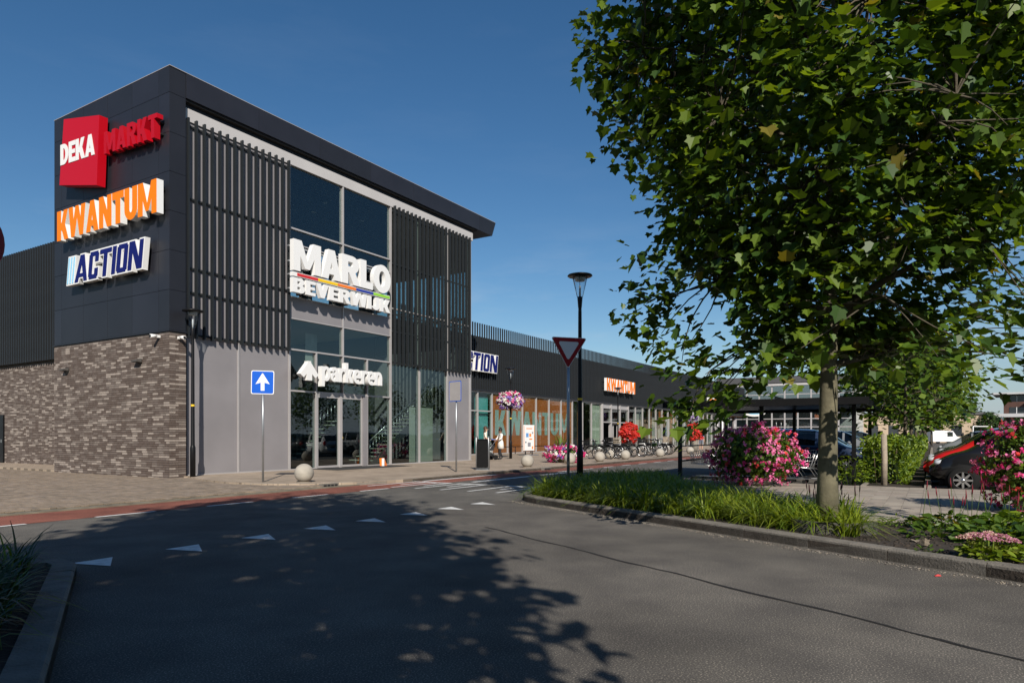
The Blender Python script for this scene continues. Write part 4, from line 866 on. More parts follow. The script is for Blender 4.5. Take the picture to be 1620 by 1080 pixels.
# flower bushes
def flower_bush(name, label, loc, rx, rz_, zc, cols, probs, nleaf, nfl, fsz, pot=True, lsz=.1, group=None, cat='flower planter', potm='stone_pot', taper=0., top_=None):
    t = thing(name, label, cat, loc, rnd.uniform(0, 6), group)
    if pot:
        h = max(.2, zc-rz_*.8); MB().lathe([(0, 0), (rx*.3, 0), (rx*.42, h*.5), (rx*.45, h), (rx*.4, h), (0, h*.95)], 20).ob('pot', potm, t)
    def shell(n, k0=.82, k1=1.04):
        a = unit(n); a[:, 2] = np.where(a[:, 2] < -.8, -a[:, 2], a[:, 2]); r = (k0+(k1-k0)*RS.rand(n))[:, None]
        lump = 1+.09*np.sin(a[:, :1]*7+1)+.08*np.sin(a[:, 1:2]*8+2)+.07*np.cos(a[:, 2:]*9)
        p = a*r*lump*np.array([rx, rx, rz_]); p[:, :2] *= (1-taper*np.clip(p[:, 2:]/rz_, -1, 1)); p[:, 2] += zc; return p, a
    P0, a = shell(nleaf, .6, 1.0); V, F = scatter(OVAL[0]*np.array([1.6, 1, 1]), OVAL[1], P0, frames(unit(nleaf)+a*.4, a+unit(nleaf)*.7), lsz*(.6+.7*RS.rand(nleaf)))
    obj('foliage', npmesh('foliage', V, F, np.repeat(RS.choice(3, nleaf, p=[.45, .3, .25]), 2), ['leaf_a', 'hedge_b', 'leaf_c']), t)
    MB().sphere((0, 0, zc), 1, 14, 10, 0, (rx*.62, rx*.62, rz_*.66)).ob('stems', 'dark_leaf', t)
    # blossoms: each a cluster of petals
    Pf, a = shell(nfl, .94, 1.12); dn = np.sin(a[:, 0]*9+1.3)*np.sin(a[:, 1]*8+.7)+np.sin(a[:, 2]*10+a[:, 0]*5); kp_ = RS.rand(nfl) < np.clip(.85+.35*dn, .42, 1); Pf, a = Pf[kp_], a[kp_]; nfl = len(Pf); m = 9; PP = np.repeat(Pf, m, 0)+RS.normal(size=(nfl*m, 3))*fsz*.33; aa = np.repeat(a, m, 0)
    V, F = scatter(QUADL[0]-np.array([0, .4, 0]), QUADL[1], PP, frames(unit(nfl*m), aa+unit(nfl*m)*.55), fsz*(.55+.35*RS.rand(nfl*m)))
    if top_ is None: ci = RS.choice(len(cols), nfl, p=probs)
    else: ci = np.array([RS.choice(len(cols), p=top_(p)) for p in Pf])
    tag(obj('blossoms', npmesh('blossoms', V, F, np.repeat(ci, m), cols), t), kind='stuff'); return t
flower_bush('geranium_bush', 'big round pink geranium bush in front of the trolley shelter', (6.25, 17.6, .11), 1.05, .76, .74, ['pink', 'hot_pink', 'coral', 'magenta'], [.66, .14, .12, .08], 3800, 640, .072, lsz=.085)
flower_bush('geranium_bush', 'pink geranium bush at the right picture edge in front of the black car', (8.72, 11.35, .11), .74, .8, .74, ['pink', 'hot_pink', 'coral', 'magenta'], [.58, .18, .12, .12], 3600, 460, .062, lsz=.075)
flower_bush('red_geranium', 'red geranium dome among the parked bicycles', W(27.8, 4.0, .1), .52, .58, 1.4, ['red_fl', 'coral'], [.85, .15], 420, 420, .13, group='red geranium domes', lsz=.12)
flower_bush('red_geranium', 'farther red geranium dome beside the man in blue', W(39.6, 4.6, .1), .58, .64, 1.5, ['red_fl', 'coral'], [.8, .2], 420, 330, .13, group='red geranium domes', lsz=.13)
flower_bush('flower_trough', 'low trough of pink and white petunias around a grass tuft behind the ball', W(16.6, 5.2, .1), .85, .42, .4, ['hot_pink', 'white_fl', 'violet', 'pink'], [.4, .3, .18, .12], 500, 420, .1, lsz=.1)
tg = thB('grass_tuft', 'tall green spiky plant rising from the petunia trough', 'plant', 16.5, 5.1, .5)
gg = grass('leaves', [(rnd.uniform(-.12, .12), rnd.uniform(-.12, .12), 0) for _ in range(14)], 1.15, .05, ['grass_b', 'hedge_b'], [.6, .4], (.3, .9), 6, tg); MB().lathe([(0, -.3), (.1, -.3), (.08, .1), (0, .1)], 10).ob('crown_base', 'hedge_b', tg)
# far hanging-flower trees beyond the hedge trees (pink dots)
# soil bed plants: low leafy cover, red spikes, sedum
def cover(name, label, s_, n_, r, h, nl, lsz, mats, probs, cat='plant', spikes=0, sh=.55, group=None, spm='spike'):
    t = thB(name, label, cat, s_, n_, .1, group=group)
    a = RS.rand(nl)*6.283; q = r*np.sqrt(RS.rand(nl)); P0 = np.stack([q*np.cos(a), q*np.sin(a), h*(.25+.75*RS.rand(nl))*(1-.6*(q/r)**2)], 1)
    d = np.stack([np.cos(a), np.sin(a), RS.rand(nl)*.8-.2], 1)+unit(nl)*.6
    V, F = scatter(OVAL[0]*np.array([1.25, 1, 1]), OVAL[1], P0, frames(d, np.array([0, 0, 1.])+unit(nl)*.5), lsz*(.5+.7*RS.rand(nl)))
    obj('foliage', npmesh('foliage', V, F, np.repeat(RS.choice(len(mats), nl, p=probs), 2), mats), t)
    st_ = MB()
    for i in range(max(6, nl//9)):
        k = rnd.randrange(nl); st_.tube([(P0[k][0]*.4, P0[k][1]*.4, -.03), tuple(P0[k])], [.006, .003], 4)
    st_.ob('stems', 'hedge_b', t)
    for i in range(spikes):
        a_ = rnd.uniform(0, 6.28); q_ = r*math.sqrt(rnd.random()); x, y = q_*math.cos(a_), q_*math.sin(a_); L = sh*rnd.uniform(.6, 1.15); dx, dy = rnd.uniform(-.09, .09), rnd.uniform(-.09, .09)
        sp = MB().tube([(x, y, .0), (x+dx, y+dy, L)], [.004, .003], 4).ob('flower_stalk', 'hedge_b', t)
        MB().tube([(x+dx, y+dy, L), (x+dx*1.1, y+dy*1.1, L+.05), (x+dx*1.2, y+dy*1.2, L+.13)], [.006, .0095, .003], 6).ob('flower_spike', spm, sp)
    return t
gl_ = 'leafy plants in the soil bed'
cover('persicaria', 'leafy green plants with many red flower spikes at the right picture edge', -1.2, 21.35, .62, .32, 420, .15, ['hedge_a', 'leaf_a', 'leaf_c'], [.4, .35, .25], spikes=22)
cover('persicaria', 'leafy clump with sparse red spikes at the walkway side of the bed', -1.25, 20.4, .42, .22, 170, .13, ['hedge_b', 'leaf_a', 'leaf_y'], [.5, .4, .1], spikes=13)
cover('persicaria', 'dark brown seed spikes right behind the tree trunk', -1.2, 18.95, .35, .2, 60, .09, ['grass_b', 'leaf_b'], [.5, .5], spikes=20, sh=.45, spm='spike_dark')
cover('low_plant', 'small green weed patch beside the grass in the soil bed', -1.15, 19.8, .3, .16, 130, .07, ['hedge_b', 'leaf_c'], [.6, .4])
cover('low_plant', 'broad-leaved green plant in the middle of the soil bed', -2.3, 20.15, .3, .16, 60, .13, ['leaf_a', 'hedge_b'], [.5, .5])
cover('low_plant', 'pale leafy plant right of the pink sedum', -3.75, 21.15, .3, .2, 130, .09, ['leaf_c', 'hedge_a'], [.6, .4])
cover('low_plant', 'dark leafy mass behind the pink sedum', -2.35, 20.95, .5, .26, 220, .14, ['leaf_b', 'hedge_b', 'leaf_c'], [.5, .3, .2])
cover('low_plant', 'tiny seedling near the kerb of the soil bed', -3.7, 20.12, .12, .08, 24, .07, ['hedge_b'], [1.])
sdm = cover('sedum', 'pink flat-headed sedum by the kerb in the soil bed', -3.82, 20.68, .24, .22, 190, .1, ['leaf_c', 'grass_c', 'hedge_a'], [.4, .3, .3])
for i in range(9):
    a_ = i*2.4; q_ = .24*math.sqrt((i+.5)/9); c = (q_*math.cos(a_), q_*math.sin(a_), .27-q_*.25); k = 150; r_ = rnd.uniform(.06, .1)
    a = RS.rand(k)*6.283; q = r_*np.sqrt(RS.rand(k)); P0 = np.stack([c[0]+q*np.cos(a), c[1]+q*np.sin(a), c[2]+.03*(1-(q/r_)**2)+RS.rand(k)*.012], 1)
    V, F = scatter(QUADL[0]-np.array([0, .4, 0]), QUADL[1], P0, frames(unit(k), np.array([0, 0, 1.])+unit(k)*.7), np.full(k, .02))
    h_ = obj('flower_head', npmesh('flower_head', V, F, np.repeat(RS.choice(2, k, p=[.75, .25]) if i % 3 else RS.choice(2, k, p=[.3, .7]), 1), ['sedum', 'sedum_pale']), sdm); MB().tube([(c[0]*.5, c[1]*.5, -.02), c], .006, 5).ob('stalk', 'hedge_a', h_)
# soil crumbs and fallen leaves
mb = MB()
for i in range(1500):
    n_ = rnd.uniform(18.9, 23); s_ = rnd.uniform(fs_(n_)+.24, -.9)
    if s_ < fs_(n_)+.22: continue
    z = .1; r_ = rnd.uniform(.006, .028); mb.sphere((s_, -n_, z), r_, 5, 3, 0, (1, rnd.uniform(.6, 1.2), .7))
tag(mb.ob('soil_crumbs', 'soil', mtx=B), 'dark soil clods lying in the planting bed', 'soil', kind='stuff')
for i, (s_, n_, lab) in enumerate([(-1.68, 19.5, 'dry orange leaf on the soil beside the trunk edging'), (-2.75, 20.0, 'pale dry leaf on the soil near the broad-leaved plant'), (-3.15, 20.1, 'brown dry leaf lying on the soil')]):
    V, F = scatter(PLANE[0], PLANE[1], np.array([tuple(W(s_, n_, .115))]), frames(unit(1), np.array([[.1, .2, 1.]])), np.array([.11])); tag(obj('dry_leaf', npmesh('dry_leaf', V, F, [0, 0], ['st_orange' if i == 0 else 'wood_post'])), lab, 'leaf', 'fallen leaves')
# curved dark edging around the trunk
t = thB('tree_edging', 'curved dark grey edging strip around the tree foot', 'edging', -2.19, 19.0, .06)
mb = MB(); vs = []
for i in range(15):
    a = R(95+i*(105/14)); a = R(125+i*9.6)
    for rr_, zz in ((.56, 0), (.56, .2), (.575, .2), (.575, 0)): vs.append((rr_*math.cos(a)*.9, rr_*math.sin(a), zz))
mb.add(vs, [(i*4+k, i*4+(k+1) % 4, i*4+4+(k+1) % 4, i*4+4+k) for i in range(14) for k in range(4)]); mb.ob('strip', 'terracotta', t)

# grit gathered along the kerb foot
mb = MB(); rr = random.Random(9)
for i in range(1500):
    q = rr.uniform(-12.6, -1.5); wd = abs(rr.gauss(0, .09))+.01; p = Vector((pd.x, pd.y, 0))*q+Vector((.863, .505, 0))*(7.37-wd); k = rr.uniform(.003, .011)
    mb.sphere((p.x, p.y, .003), k, 5, 3, rr.choice((0, 0, 0, 1, 2)), (1, rr.uniform(.6, 1.3), .5))
tag(mb.ob('kerb_grit', ['kerb_light', 'soil', 'wood_post']), 'pale grit and crumbs along the foot of the island kerb', 'grit', kind='stuff')

# ------------------------------------------------------------------ street furniture
def street_lamp(label, loc, H, basket=None, band=True):
    t = thing('street_lamp', label, 'street lamp', loc, 0, 'street lamps with conical glass heads')
    MB().lathe([(0, 0), (.082, 0), (.082, .9), (.07, .95), (.06, 1.0), (.045, H-1.0), (.042, H-.9), (.05, H-.85), (.068, H-.62), (.062, H-.6), (0, H-.6)], 16).ob('post', 'black_metal', t)
    hd_ = MB().lathe([(.075, H-.6), (.19, H-.1), (.194, H-.1), (.079, H-.6)], 24).ob('lamp_shade', 'lamp_glass', t)
    MB().lathe([(0, H), (.12, H), (.3, H-.045), (.32, H-.07), (.3, H-.09), (.15, H-.1), (0, H-.1)], 28).ob('cap', 'black_metal', t)
    MB().lathe([(0, H-.101), (.15, H-.101), (.12, H-.2), (0, H-.22)], 20).ob('reflector', 'lampglass', t)
    for k in range(3): a = k*2.094+.4; MB().tube([(.078*math.cos(a), .078*math.sin(a), H-.6), (.195*math.cos(a), .195*math.sin(a), H-.1)], .007, 5).ob('rib', 'black_metal', t)
    MB().lathe([(0, H-.6), (.025, H-.6), (.025, H-.33), (0, H-.31)], 10).ob('bulb', 'lampglass', t)
    if band: MB().lathe([(.0605, 2.2), (.0605, 2.26)], 12).ob('yellow_band', 'yellow', t)
    return t
def at(px, Y, z): return Vector(((px-810)/1080*Y, Y, z))
def sn(px, n):   # s for a pixel column on the line n
    lo, hi = -30, 200
    for _ in range(60):
        m = (lo+hi)/2; p = W(m, n)
        if 810+1080*p.x/p.y < px: lo = m
        else: hi = m
    return lo
street_lamp('black lamp post in front of the grey panel at the brick corner', W(sn(305, .45), .45, .1), 5.25)
street_lamp('tall black lamp post in the grass island beside the give-way sign', at(917.5, 17.3, .08), 5.42)
l2 = W(19.8, .2, .1); street_lamp('lamp post with flower basket in front of the orange window', l2, 5.05)
l3 = W(38.3, -1.2, .1); street_lamp('lamp post in front of the glazed shop entrance', l3, 5.1)
l4 = W(55.5, -.6, .1); street_lamp('far lamp post with violet flower basket', l4, 5.1)
street_lamp('lamp post left of the viewer whose shadow crosses the road', (-4.95, 4.4, .08), 5.3, band=False)
for nm, p, cols, pr in (('mixed pink, white and violet flower basket hung round the lamp post', l2, ['violet', 'white_fl', 'hot_pink', 'pink'], [.38, .3, .22, .1]), ('violet and white flower basket on the far lamp post', l4, ['violet', 'white_fl'], [.7, .3])):
    f = flower_bush('flower_basket', nm, (p.x, p.y, 2.6), .62, .44, .68, cols, pr, 420, 620, .12, pot=False, lsz=.12, group='lamp post flower baskets', cat='flower basket', top_=(lambda q: [.1, .35, .4, .15] if q[2] > .95 else [.48, .32, .1, .1]) if len(cols) == 4 else None)
    MB().lathe([(.08, .28), (.4, .3), (.46, .5), (.08, .45)], 16).ob('basket_bowl', 'black_plastic', f)
# concrete balls
bl = MB().sphere((0, 0, .25), .262, 28, 18).lathe([(.2, -.0), (.21, .02)], 20); bl.lathe([(.264, .243), (.266, .25), (.264, .257)], 28)
ball_me = bl.mesh('concrete_ball', 'concrete')
for (s_, n_, lab) in [(.62, 5.35, 'concrete ball bollard in front of the glass doors'), (11.4, 6.2, 'concrete ball bollard right of the black litter bin'), (15.0, 6.3, 'concrete ball bollard in front of the petunia trough'), (17.9, 6.45, 'concrete ball bollard right of the petunia trough, nearest the road'), (22.4, 5.0, 'concrete ball bollard half hidden behind another left of the bicycles'), (21.5, 6.3, 'concrete ball bollard at the first bicycles'), (26.6, 6.4, 'concrete ball bollard between the bicycles, second from the right'), (33.5, 6.1, 'farthest concrete ball bollard among the bicycles')]:
    tag(obj('concrete_ball', ball_me, loc=W(s_, n_, .1)), lab, 'bollard', 'concrete balls along the kerb')
# litter bin
t = thB('litter_bin', 'tall black litter bin with grey tube frame on the pavement', 'bin', 8.7, 5.85, .1, R(-62))
MB().box(-.2, .2, -.18, .18, .1, 1.1, 0, .03).ob('body', 'black_plastic', t); MB().box(-.19, .19, -.17, .17, 1.1, 1.16, 0, .02).ob('lid', 'black_metal', t)
for x in (-.23, .23): MB().tube([(x, -.15, 0), (x, -.15, 1.2), (x*.96, -.11, 1.245), (x*.96, .11, 1.245), (x, .15, 1.2), (x, .15, 0)], .02, 8).ob('frame_tube', 'galv', t)
MB().box(-.25, .25, -.18, .18, .0, .02).ob('foot_plate', 'galv', t); MB().box(-.22, .22, -.02, .02, .02, .1).ob('foot_bar', 'galv', t)
# traffic signs
def pole(t, h, r=.03, m='galv'): MB().tube([(0, 0, -.02), (0, 0, h)], r, 12).ob('pole', m, t)
def rrect(w_, h_, r, k=5):
    out = []
    for cx, cy, a in ((w_/2-r, h_/2-r, 0), (-w_/2+r, h_/2-r, 90), (-w_/2+r, -h_/2+r, 180), (w_/2-r, -h_/2+r, 270)):
        for i in range(k+1): b = R(a+90*i/k); out.append((cx+r*math.cos(b), cy+r*math.sin(b)))
    return out
def plate(name, poly, th, m, parent, z, y=-.045, tilt=0): # plate in the xz plane facing -y
    mb = MB().prism(poly, 0, th); mb.xf(Matrix.Translation((0, y, z)) @ Matrix.Rotation(tilt, 4, 'Y') @ Matrix.Rotation(R(90), 4, 'X')); return mb.ob(name, m, parent)
t = thing('one_way_sign', 'square blue traffic sign with white upward arrow on grey post', 'traffic sign', at(416, 18.97, .1), R(9)); pole(t, 3.05)
pl = plate('plate', rrect(.62, .66, .05), .012, 'galv', t, 2.76, -.032, R(1)); plate('border', rrect(.61, .65, .05), .002, 'sign_white', t, 2.76, -.0445, R(1)); plate('face', rrect(.57, .61, .04), .002, 'sign_blue', t, 2.76, -.047, R(1))
for q in ([(-.045, -.24), (.045, -.24), (.045, .03), (-.045, .03)], [(-.18, -.05), (.0, .0), (.18, -.05), (0, .26)]): pass
mb = glyph_mesh([[(-.05, -.23), (.05, -.23), (.05, .05), (-.05, .05)], [(-.19, -.05), (-.03, 0), (.0, .25), (-.01, .25)], [(-.04, 0), (.04, 0), (.0, .25)], [(.19, -.05), (.03, 0), (.0, .25), (.01, .25)]], .002); mb.xf(Matrix.Translation((0, -.0495, 2.76)) @ Matrix.Rotation(R(90), 4, 'X')); mb.ob('arrow', ['sign_white', 'sign_white'], t)
t = thB('sign_seen_from_behind', 'grey back of a square blue-edged traffic sign on a post', 'traffic sign', 7.1, 5.8, .1, R(75)); pole(t, 3.1)
plate('plate', rrect(.63, .67, .05), .004, 'mullion', t, 2.85, .046, 0); plate('blue_edge', rrect(.68, .72, .05), .008, 'sign_blue', t, 2.85, .055, 0); plate('back_plate', rrect(.63, .67, .05), .004, 'mullion', t, 2.85, .0595, 0); MB().box(-.05, .05, -.04, .035, 2.98, 3.04).ob('clamp', 'steel', t); MB().box(-.05, .05, -.04, .035, 2.66, 2.7).ob('clamp', 'steel', t)
t = thing('give_way_sign', 'red and white triangular give-way sign pointing down on a grey post', 'traffic sign', at(899, 16.6, .08), R(6)); pole(t, 3.55, .038)
def tri(r, k=3):
    out = []
    for a in (270, 30, 150):
        c = (r*math.cos(R(a)), r*math.sin(R(a)))
        for i in range(-k, k+1): b = R(a+20*i); out.append((c[0]*.93+.035*math.cos(b), c[1]*.93+.035*math.sin(b)))
    return out
z_ = 3.43
plate('plate', tri(.475), .014, 'galv', t, z_, -.04, R(2)); plate('border', tri(.47), .002, 'sign_white', t, z_, -.0545, R(2)); plate('red_rim', tri(.448), .002, 'sign_red', t, z_, -.057, R(2)); plate('face', tri(.255), .002, 'lampglass', t, z_, -.0595, R(2))
t = thing('no_entry_sign', 'round red sign cut off by the left picture edge', 'traffic sign', (-3.9, 4.75, .08), R(35)); pole(t, 3.0, .03)
plate('plate', [(.3*math.cos(R(a)), .3*math.sin(R(a))) for a in range(0, 360, 10)], .012, 'galv', t, 2.68, -.034); plate('face', [(.3*math.cos(R(a)), .3*math.sin(R(a))) for a in range(0, 360, 10)], .003, 'sign_red', t, 2.68, -.0475); plate('bar', rrect(.4, .1, .01), .002, 'sign_white', t, 2.68, -.051)
t = thing('no_entry_sign', 'small round red no-entry sign on a white post near the arcade', 'traffic sign', at(1143, 62, .1), R(-10)); pole(t, 3.4, .07, 'white')
plate('face', [(.45*math.cos(R(a)), .45*math.sin(R(a))) for a in range(0, 360, 15)], .02, 'red_sign', t, 3.3, -.09); plate('bar', rrect(.6, .15, .01), .004, 'sign_white', t, 3.3, -.1145)
# litter box and mat at the doors, paper on the drive
t = thB('orange_box', 'small orange and white cardboard stand outside the glass doors', 'box', 9.25, .55, .1, R(20))
MB().add([(-.16, 0, 0), (.16, 0, 0), (.2, .16, .34), (-.12, .16, .34), (-.16, .2, 0), (.16, .2, 0), (.2, .24, .32), (-.12, .24, .32)], [(0, 1, 2, 3), (7, 6, 5, 4), (1, 5, 6, 2), (4, 0, 3, 7), (3, 2, 6, 7), (0, 4, 5, 1)]).ob('front_board', 'st_orange', t)
MB().box(-.2, -.162, .0, .1, 0, .33).ob('side_board', 'white', t)
tag(MB().box(5.6, 9.9, -1.45, .05, .1, .112, 0, .004).ob('door_mat', 'mat_black', mtx=B), 'dark mat on the pavement before the glass doors', 'mat')
tag(MB().box(-.16, .16, -.1, .1, 0, .03, 0, .008).ob('paper_litter', 'white', loc=W(-.2, -14.6, .062)), 'white scrap lying on the pavers by the left wing', 'litter')
tag(MB().add([(-.03, 0, 0), (.025, -.015, .005), (.035, .02, .012), (-.02, .025, .006), (.0, .005, .02)], [(0, 1, 4), (1, 2, 4), (2, 3, 4), (3, 0, 4)]).ob('paper_litter', 'coral', loc=at(1484, 6.75, .006)), 'crumpled red and white wrapper in the gutter', 'litter')
rr = random.Random(4)
for i in range(0, 26):
    q = rr.uniform(-12.5, -2.2); wd = rr.uniform(.02, .35); p = Vector((pd.x, pd.y, 0))*q+Vector((.863, .505, 0))*(7.38-wd); k = rr.uniform(.015, .04); a = rr.uniform(0, 3)
    pass
# A-board
t = thB('advert_board', 'white pavement advert board with orange edge before the orange window', 'advert board', 25.4, -1.9, .1, R(-8))
fr = MB().box(-.55, .55, -.03, .03, .3, 1.95, 0, .015).ob('frame', 'white', t)
MB().box(-.5, .5, -.036, -.0305, .36, 1.9).ob('poster', 'sign_white', t)
for x in (-.35, .35): MB().box(x-.03, x+.03, -.02, .02, .05, .3).ob('leg', 'black_metal', t)
MB().box(-.6, .6, -.35, .35, 0, .06, 0, .02).ob('base', 'galv', t)
for i, (x, z, w_, h_, m) in enumerate([(0, 1.72, .6, .06, 'ad_orange'), (-.2, 1.3, .26, .26, 'ad_blue'), (.1, 1.3, .2, .2, 'ad_orange'), (.35, 1.45, .12, .12, 'ad_grey'), (.15, 1.05, .3, .08, 'ad_orange'), (-.35, .85, .1, .1, 'window_dark'), (0, .7, .3, .26, 'ad_grey'), (.34, .5, .14, .18, 'ad_orange')]): MB().box(x-w_/2, x+w_/2, -.039, -.0362, z-h_/2, z+h_/2).ob('printed_picture', m, t)
MB().box(-.55, -.51, -.0385, -.0362, .36, 1.9).box(.51, .55, -.0385, -.0362, .36, 1.9).ob('orange_edge', 'ad_orange', t)
# wooden stake
tag(MB().tube([(0, 0, -.05), (.01, 0, .7), (0, .01, 1.32)], [.075, .072, .068], 12).ob('wooden_stake', 'wood_post', loc=W(7.75, 19.1, .1)), 'round pale wooden stake at the end of the hedge', 'stake')
leafy = cover('low_plant', 'bright green shoots at the foot of the hedge end', 7.75, 18.3, .42, .85, 210, .12, ['hedge_a', 'leaf_c'], [.6, .4])
# ------------------------------------------------------------------ trolley shelter and trolleys
SH = thB('trolley_shelter', 'black steel trolley shelter with flat roof beyond the island', 'shelter', 7.7, 13.7, .1)
for x in (0, 5.4):
    for y in (0, -2.35, -4.7): MB().box(x-.05, x+.05, y-.05, y+.05, -.02, 2.2).ob('post', 'black_metal', SH)
MB().box(-.5, 5.9, -4.93, .22, 2.2, 2.27).ob('roof', 'black_metal', SH)
for y in (-5.0, .22): MB().box(-.55, 5.95, y, y+.07, 2.1, 2.29).ob('roof_beam', 'black_plastic', SH)
for x in (-.56, 5.951): MB().box(x, x+.06, -5.1, .35, 2.1, 2.29).ob('roof_beam', 'black_plastic', SH)
for y in (.0, -4.7): MB().box(.051, 5.349, y-.02, y+.02, .5, .55).ob('side_rail', 'black_metal', SH); MB().box(.051, 5.349, y-.02, y+.02, .95, .99).ob('side_rail', 'galv', SH)
def trolley():
    t = thing('shopping_trolley', 'x', 'trolley', group='nested shopping trolleys')
    # local x forward; basket wire grid
    def L(a, b, t_): return Vector(a).lerp(Vector(b), t_)
    fb = [(.45, -.2, .52), (.45, .2, .52), (.5, .22, .88), (.5, -.22, .88)]; rb = [(-.42, -.26, .44), (-.42, .26, .44), (-.48, .29, .98), (-.48, -.29, .98)]
    g_ = MB(); r_ = .0045
    for (i, j) in ((0, 3), (1, 2)):
        for k in range(14): q = k/13; g_.tube([L(rb[i], fb[i], q), L(rb[j], fb[j], q)], r_, 4)
        for k in range(6): q = k/5; g_.tube([L(rb[i], rb[j], q), L(fb[i], fb[j], q)], r_, 4)
    for k in range(9): q = k/8; g_.tube([L(fb[0], fb[1], q), L(fb[3], fb[2], q)], r_, 4); g_.tube([L(rb[0], rb[1], q), L(fb[0], fb[1], q)], r_, 4)
    for k in range(4): q = k/3; g_.tube([L(fb[0], fb[3], q), L(fb[1], fb[2], q)], r_, 4)
    g_.ob('basket', 'steel', t)
    f_ = MB()
    for s_ in (-1, 1): f_.tube([(.42, s_*.2, .12), (-.5, s_*.28, .14), (-.3, s_*.27, .44), (-.48, s_*.29, .98)], .013, 6); f_.tube([(-.3, s_*.27, .44), (.46, s_*.2, .52)], .012, 6)
    f_.ob('chassis', 'steel', t)
    MB().tube([(-.55, -.3, 1.02), (-.55, .3, 1.02)], .018, 8).tube([(-.48, -.29, .98), (-.55, -.29, 1.02)], .012, 6).tube([(-.48, .29, .98), (-.55, .29, 1.02)], .012, 6).ob('handle', 'st_red', t)
    for x, y in ((.42, -.2), (.42, .2), (-.48, -.28), (-.48, .28)): MB().tube([(x, y-.015, .055), (x, y+.015, .055)], .055, 10).ob('wheel', 'rubber', t)
    return t
tp = trolley()
for i in range(9):
    c = tp if i == 0 else copy_tree(tp)
    c.location = W(9.0+.02*(i % 2), 14.15+i*.34, .0); c.rotation_euler = (0, 0, ANG+R(90))
    c['label'] = 'wire shopping trolley, %s from the main road in the nested row under the shelter' % ['first', 'second', 'third', 'fourth', 'fifth', 'sixth', 'seventh', 'eighth', 'ninth'][i]
# ------------------------------------------------------------------ bicycles
def bicycle(frame_m, crate):
    t = thing('bicycle', 'x', 'bicycle', group='bicycles parked along the kerb')
    r_ = .34; wb = .54
    for x in (-wb, wb):
        wv = MB(); k = 28
        ring = [Vector((x+r_*math.cos(2*math.pi*i/k), 0, r_+r_*math.sin(2*math.pi*i/k))) for i in range(k+1)]
        wv.tube(ring, .019, 6, cap=False); wo_ = wv.ob('wheel', 'rubber', t)
        rm = MB(); rm.tube([Vector((x+(r_-.03)*math.cos(2*math.pi*i/k), 0, r_+(r_-.03)*math.sin(2*math.pi*i/k))) for i in range(k+1)], .009, 5, cap=False)
        for i in range(12): a = 2*math.pi*i/12; rm.tube([(x, 0, r_), (x+(r_-.03)*math.cos(a), 0, r_+(r_-.03)*math.sin(a))], .0025, 3)
        rm.tube([(x, -.04, r_), (x, .04, r_)], .025, 8); rm.ob('rim', 'steel', wo_)
        MB().tube([Vector((x+(r_+.035)*math.cos(a), 0, r_+(r_+.035)*math.sin(a))) for a in [R(20+i*14) for i in range(11)]], .02, 5).ob('mudguard', 'black_plastic', t)
    f_ = MB(); bb = (-.08, 0, .3); st = (-.22, 0, .78); hd0 = (.36, 0, .62); hd1 = (.32, 0, .92)
    for a, b, q in ((bb, st, .017), (bb, hd0, .02), (st, (.345, 0, .74), .016), (hd0, hd1, .02)): f_.tube([a, b], q, 8)
    for y in (-.05, .05): f_.tube([(-wb, y, r_), (bb[0], y*.6, bb[2])], .01, 6); f_.tube([(-wb, y, r_), (st[0], y*.4, st[2]-.05)], .009, 6); f_.tube([(wb, y, r_), hd0], .013, 6)
    f_.tube([st, (-.24, 0, .95)], .013, 6); f_.ob('frame', frame_m, t)
    MB().tube([hd1, (.3, 0, 1.05)], .013, 6).tube([(.08, -.28, 1.04), (.2, -.26, 1.07), (.3, -.1, 1.05), (.3, .1, 1.05), (.2, .26, 1.07), (.08, .28, 1.04)], .012, 6).ob('handlebar', 'steel', t)
    MB().add([(-.4, -.09, 1.0), (-.4, .09, 1.0), (-.3, .1, .99), (-.12, .025, .98), (-.12, -.025, .98), (-.3, -.1, .99), (-.38, -.05, .94), (-.38, .05, .94), (-.14, .015, .95), (-.14, -.015, .95)], [(0, 5, 4, 3, 2, 1), (6, 7, 8, 9), (0, 1, 7, 6), (1, 2, 8, 7), (2, 3, 8), (3, 4, 9, 8), (4, 5, 9), (5, 0, 6, 9)]).ob('saddle', 'black_plastic', t)
    rk = MB()
    for y in (-.06, .06): rk.tube([(-.78, y, .74), (-.3, y, .74)], .007, 5); rk.tube([(-.74, y, .74), (-wb, y, r_)], .006, 5)
    for i in range(4): rk.tube([(-.75+i*.13, -.06, .74), (-.75+i*.13, .06, .74)], .005, 4)
    rk.ob('luggage_rack', 'black_metal', t)
    MB().tube([(bb[0], -.06, bb[2]), (bb[0], .06, bb[2])], .07, 12).tube([(bb[0], .09, bb[2]), (bb[0]+.1, .09, bb[2]-.14), (bb[0]+.1, .17, bb[2]-.14)], .01, 5).tube([(bb[0], -.09, bb[2]), (bb[0]-.1, -.09, bb[2]+.14), (bb[0]-.1, -.17, bb[2]+.14)], .01, 5).ob('crank', 'black_metal', t)
    MB().tube([(-.2, .03, r_-.05), (-.34, .22, .0)], .008, 5).ob('kickstand', 'steel', t)
    if crate:
        cr = MB(); x0, x1, y0, y1, z0, z1 = .36, .72, -.2, .2, .86, 1.14
        for z in (z0, z0+.09, z0+.19, z1-.02): cr.box(x0, x1, y0, y0+.012, z, z+.05).box(x0, x1, y1-.012, y1, z, z+.05).box(x0, x0+.012, y0, y1, z, z+.05).box(x1-.012, x1, y0, y1, z, z+.05)
        cr.box(x0, x1, y0, y1, z0-.015, z0); cr.ob('front_crate', crate, t)
    return t
bks = [bicycle('black_metal', None), bicycle('black_metal', 'wood_post'), bicycle('white', None), bicycle('car_green', 'black_plastic'), bicycle('galv', None)]
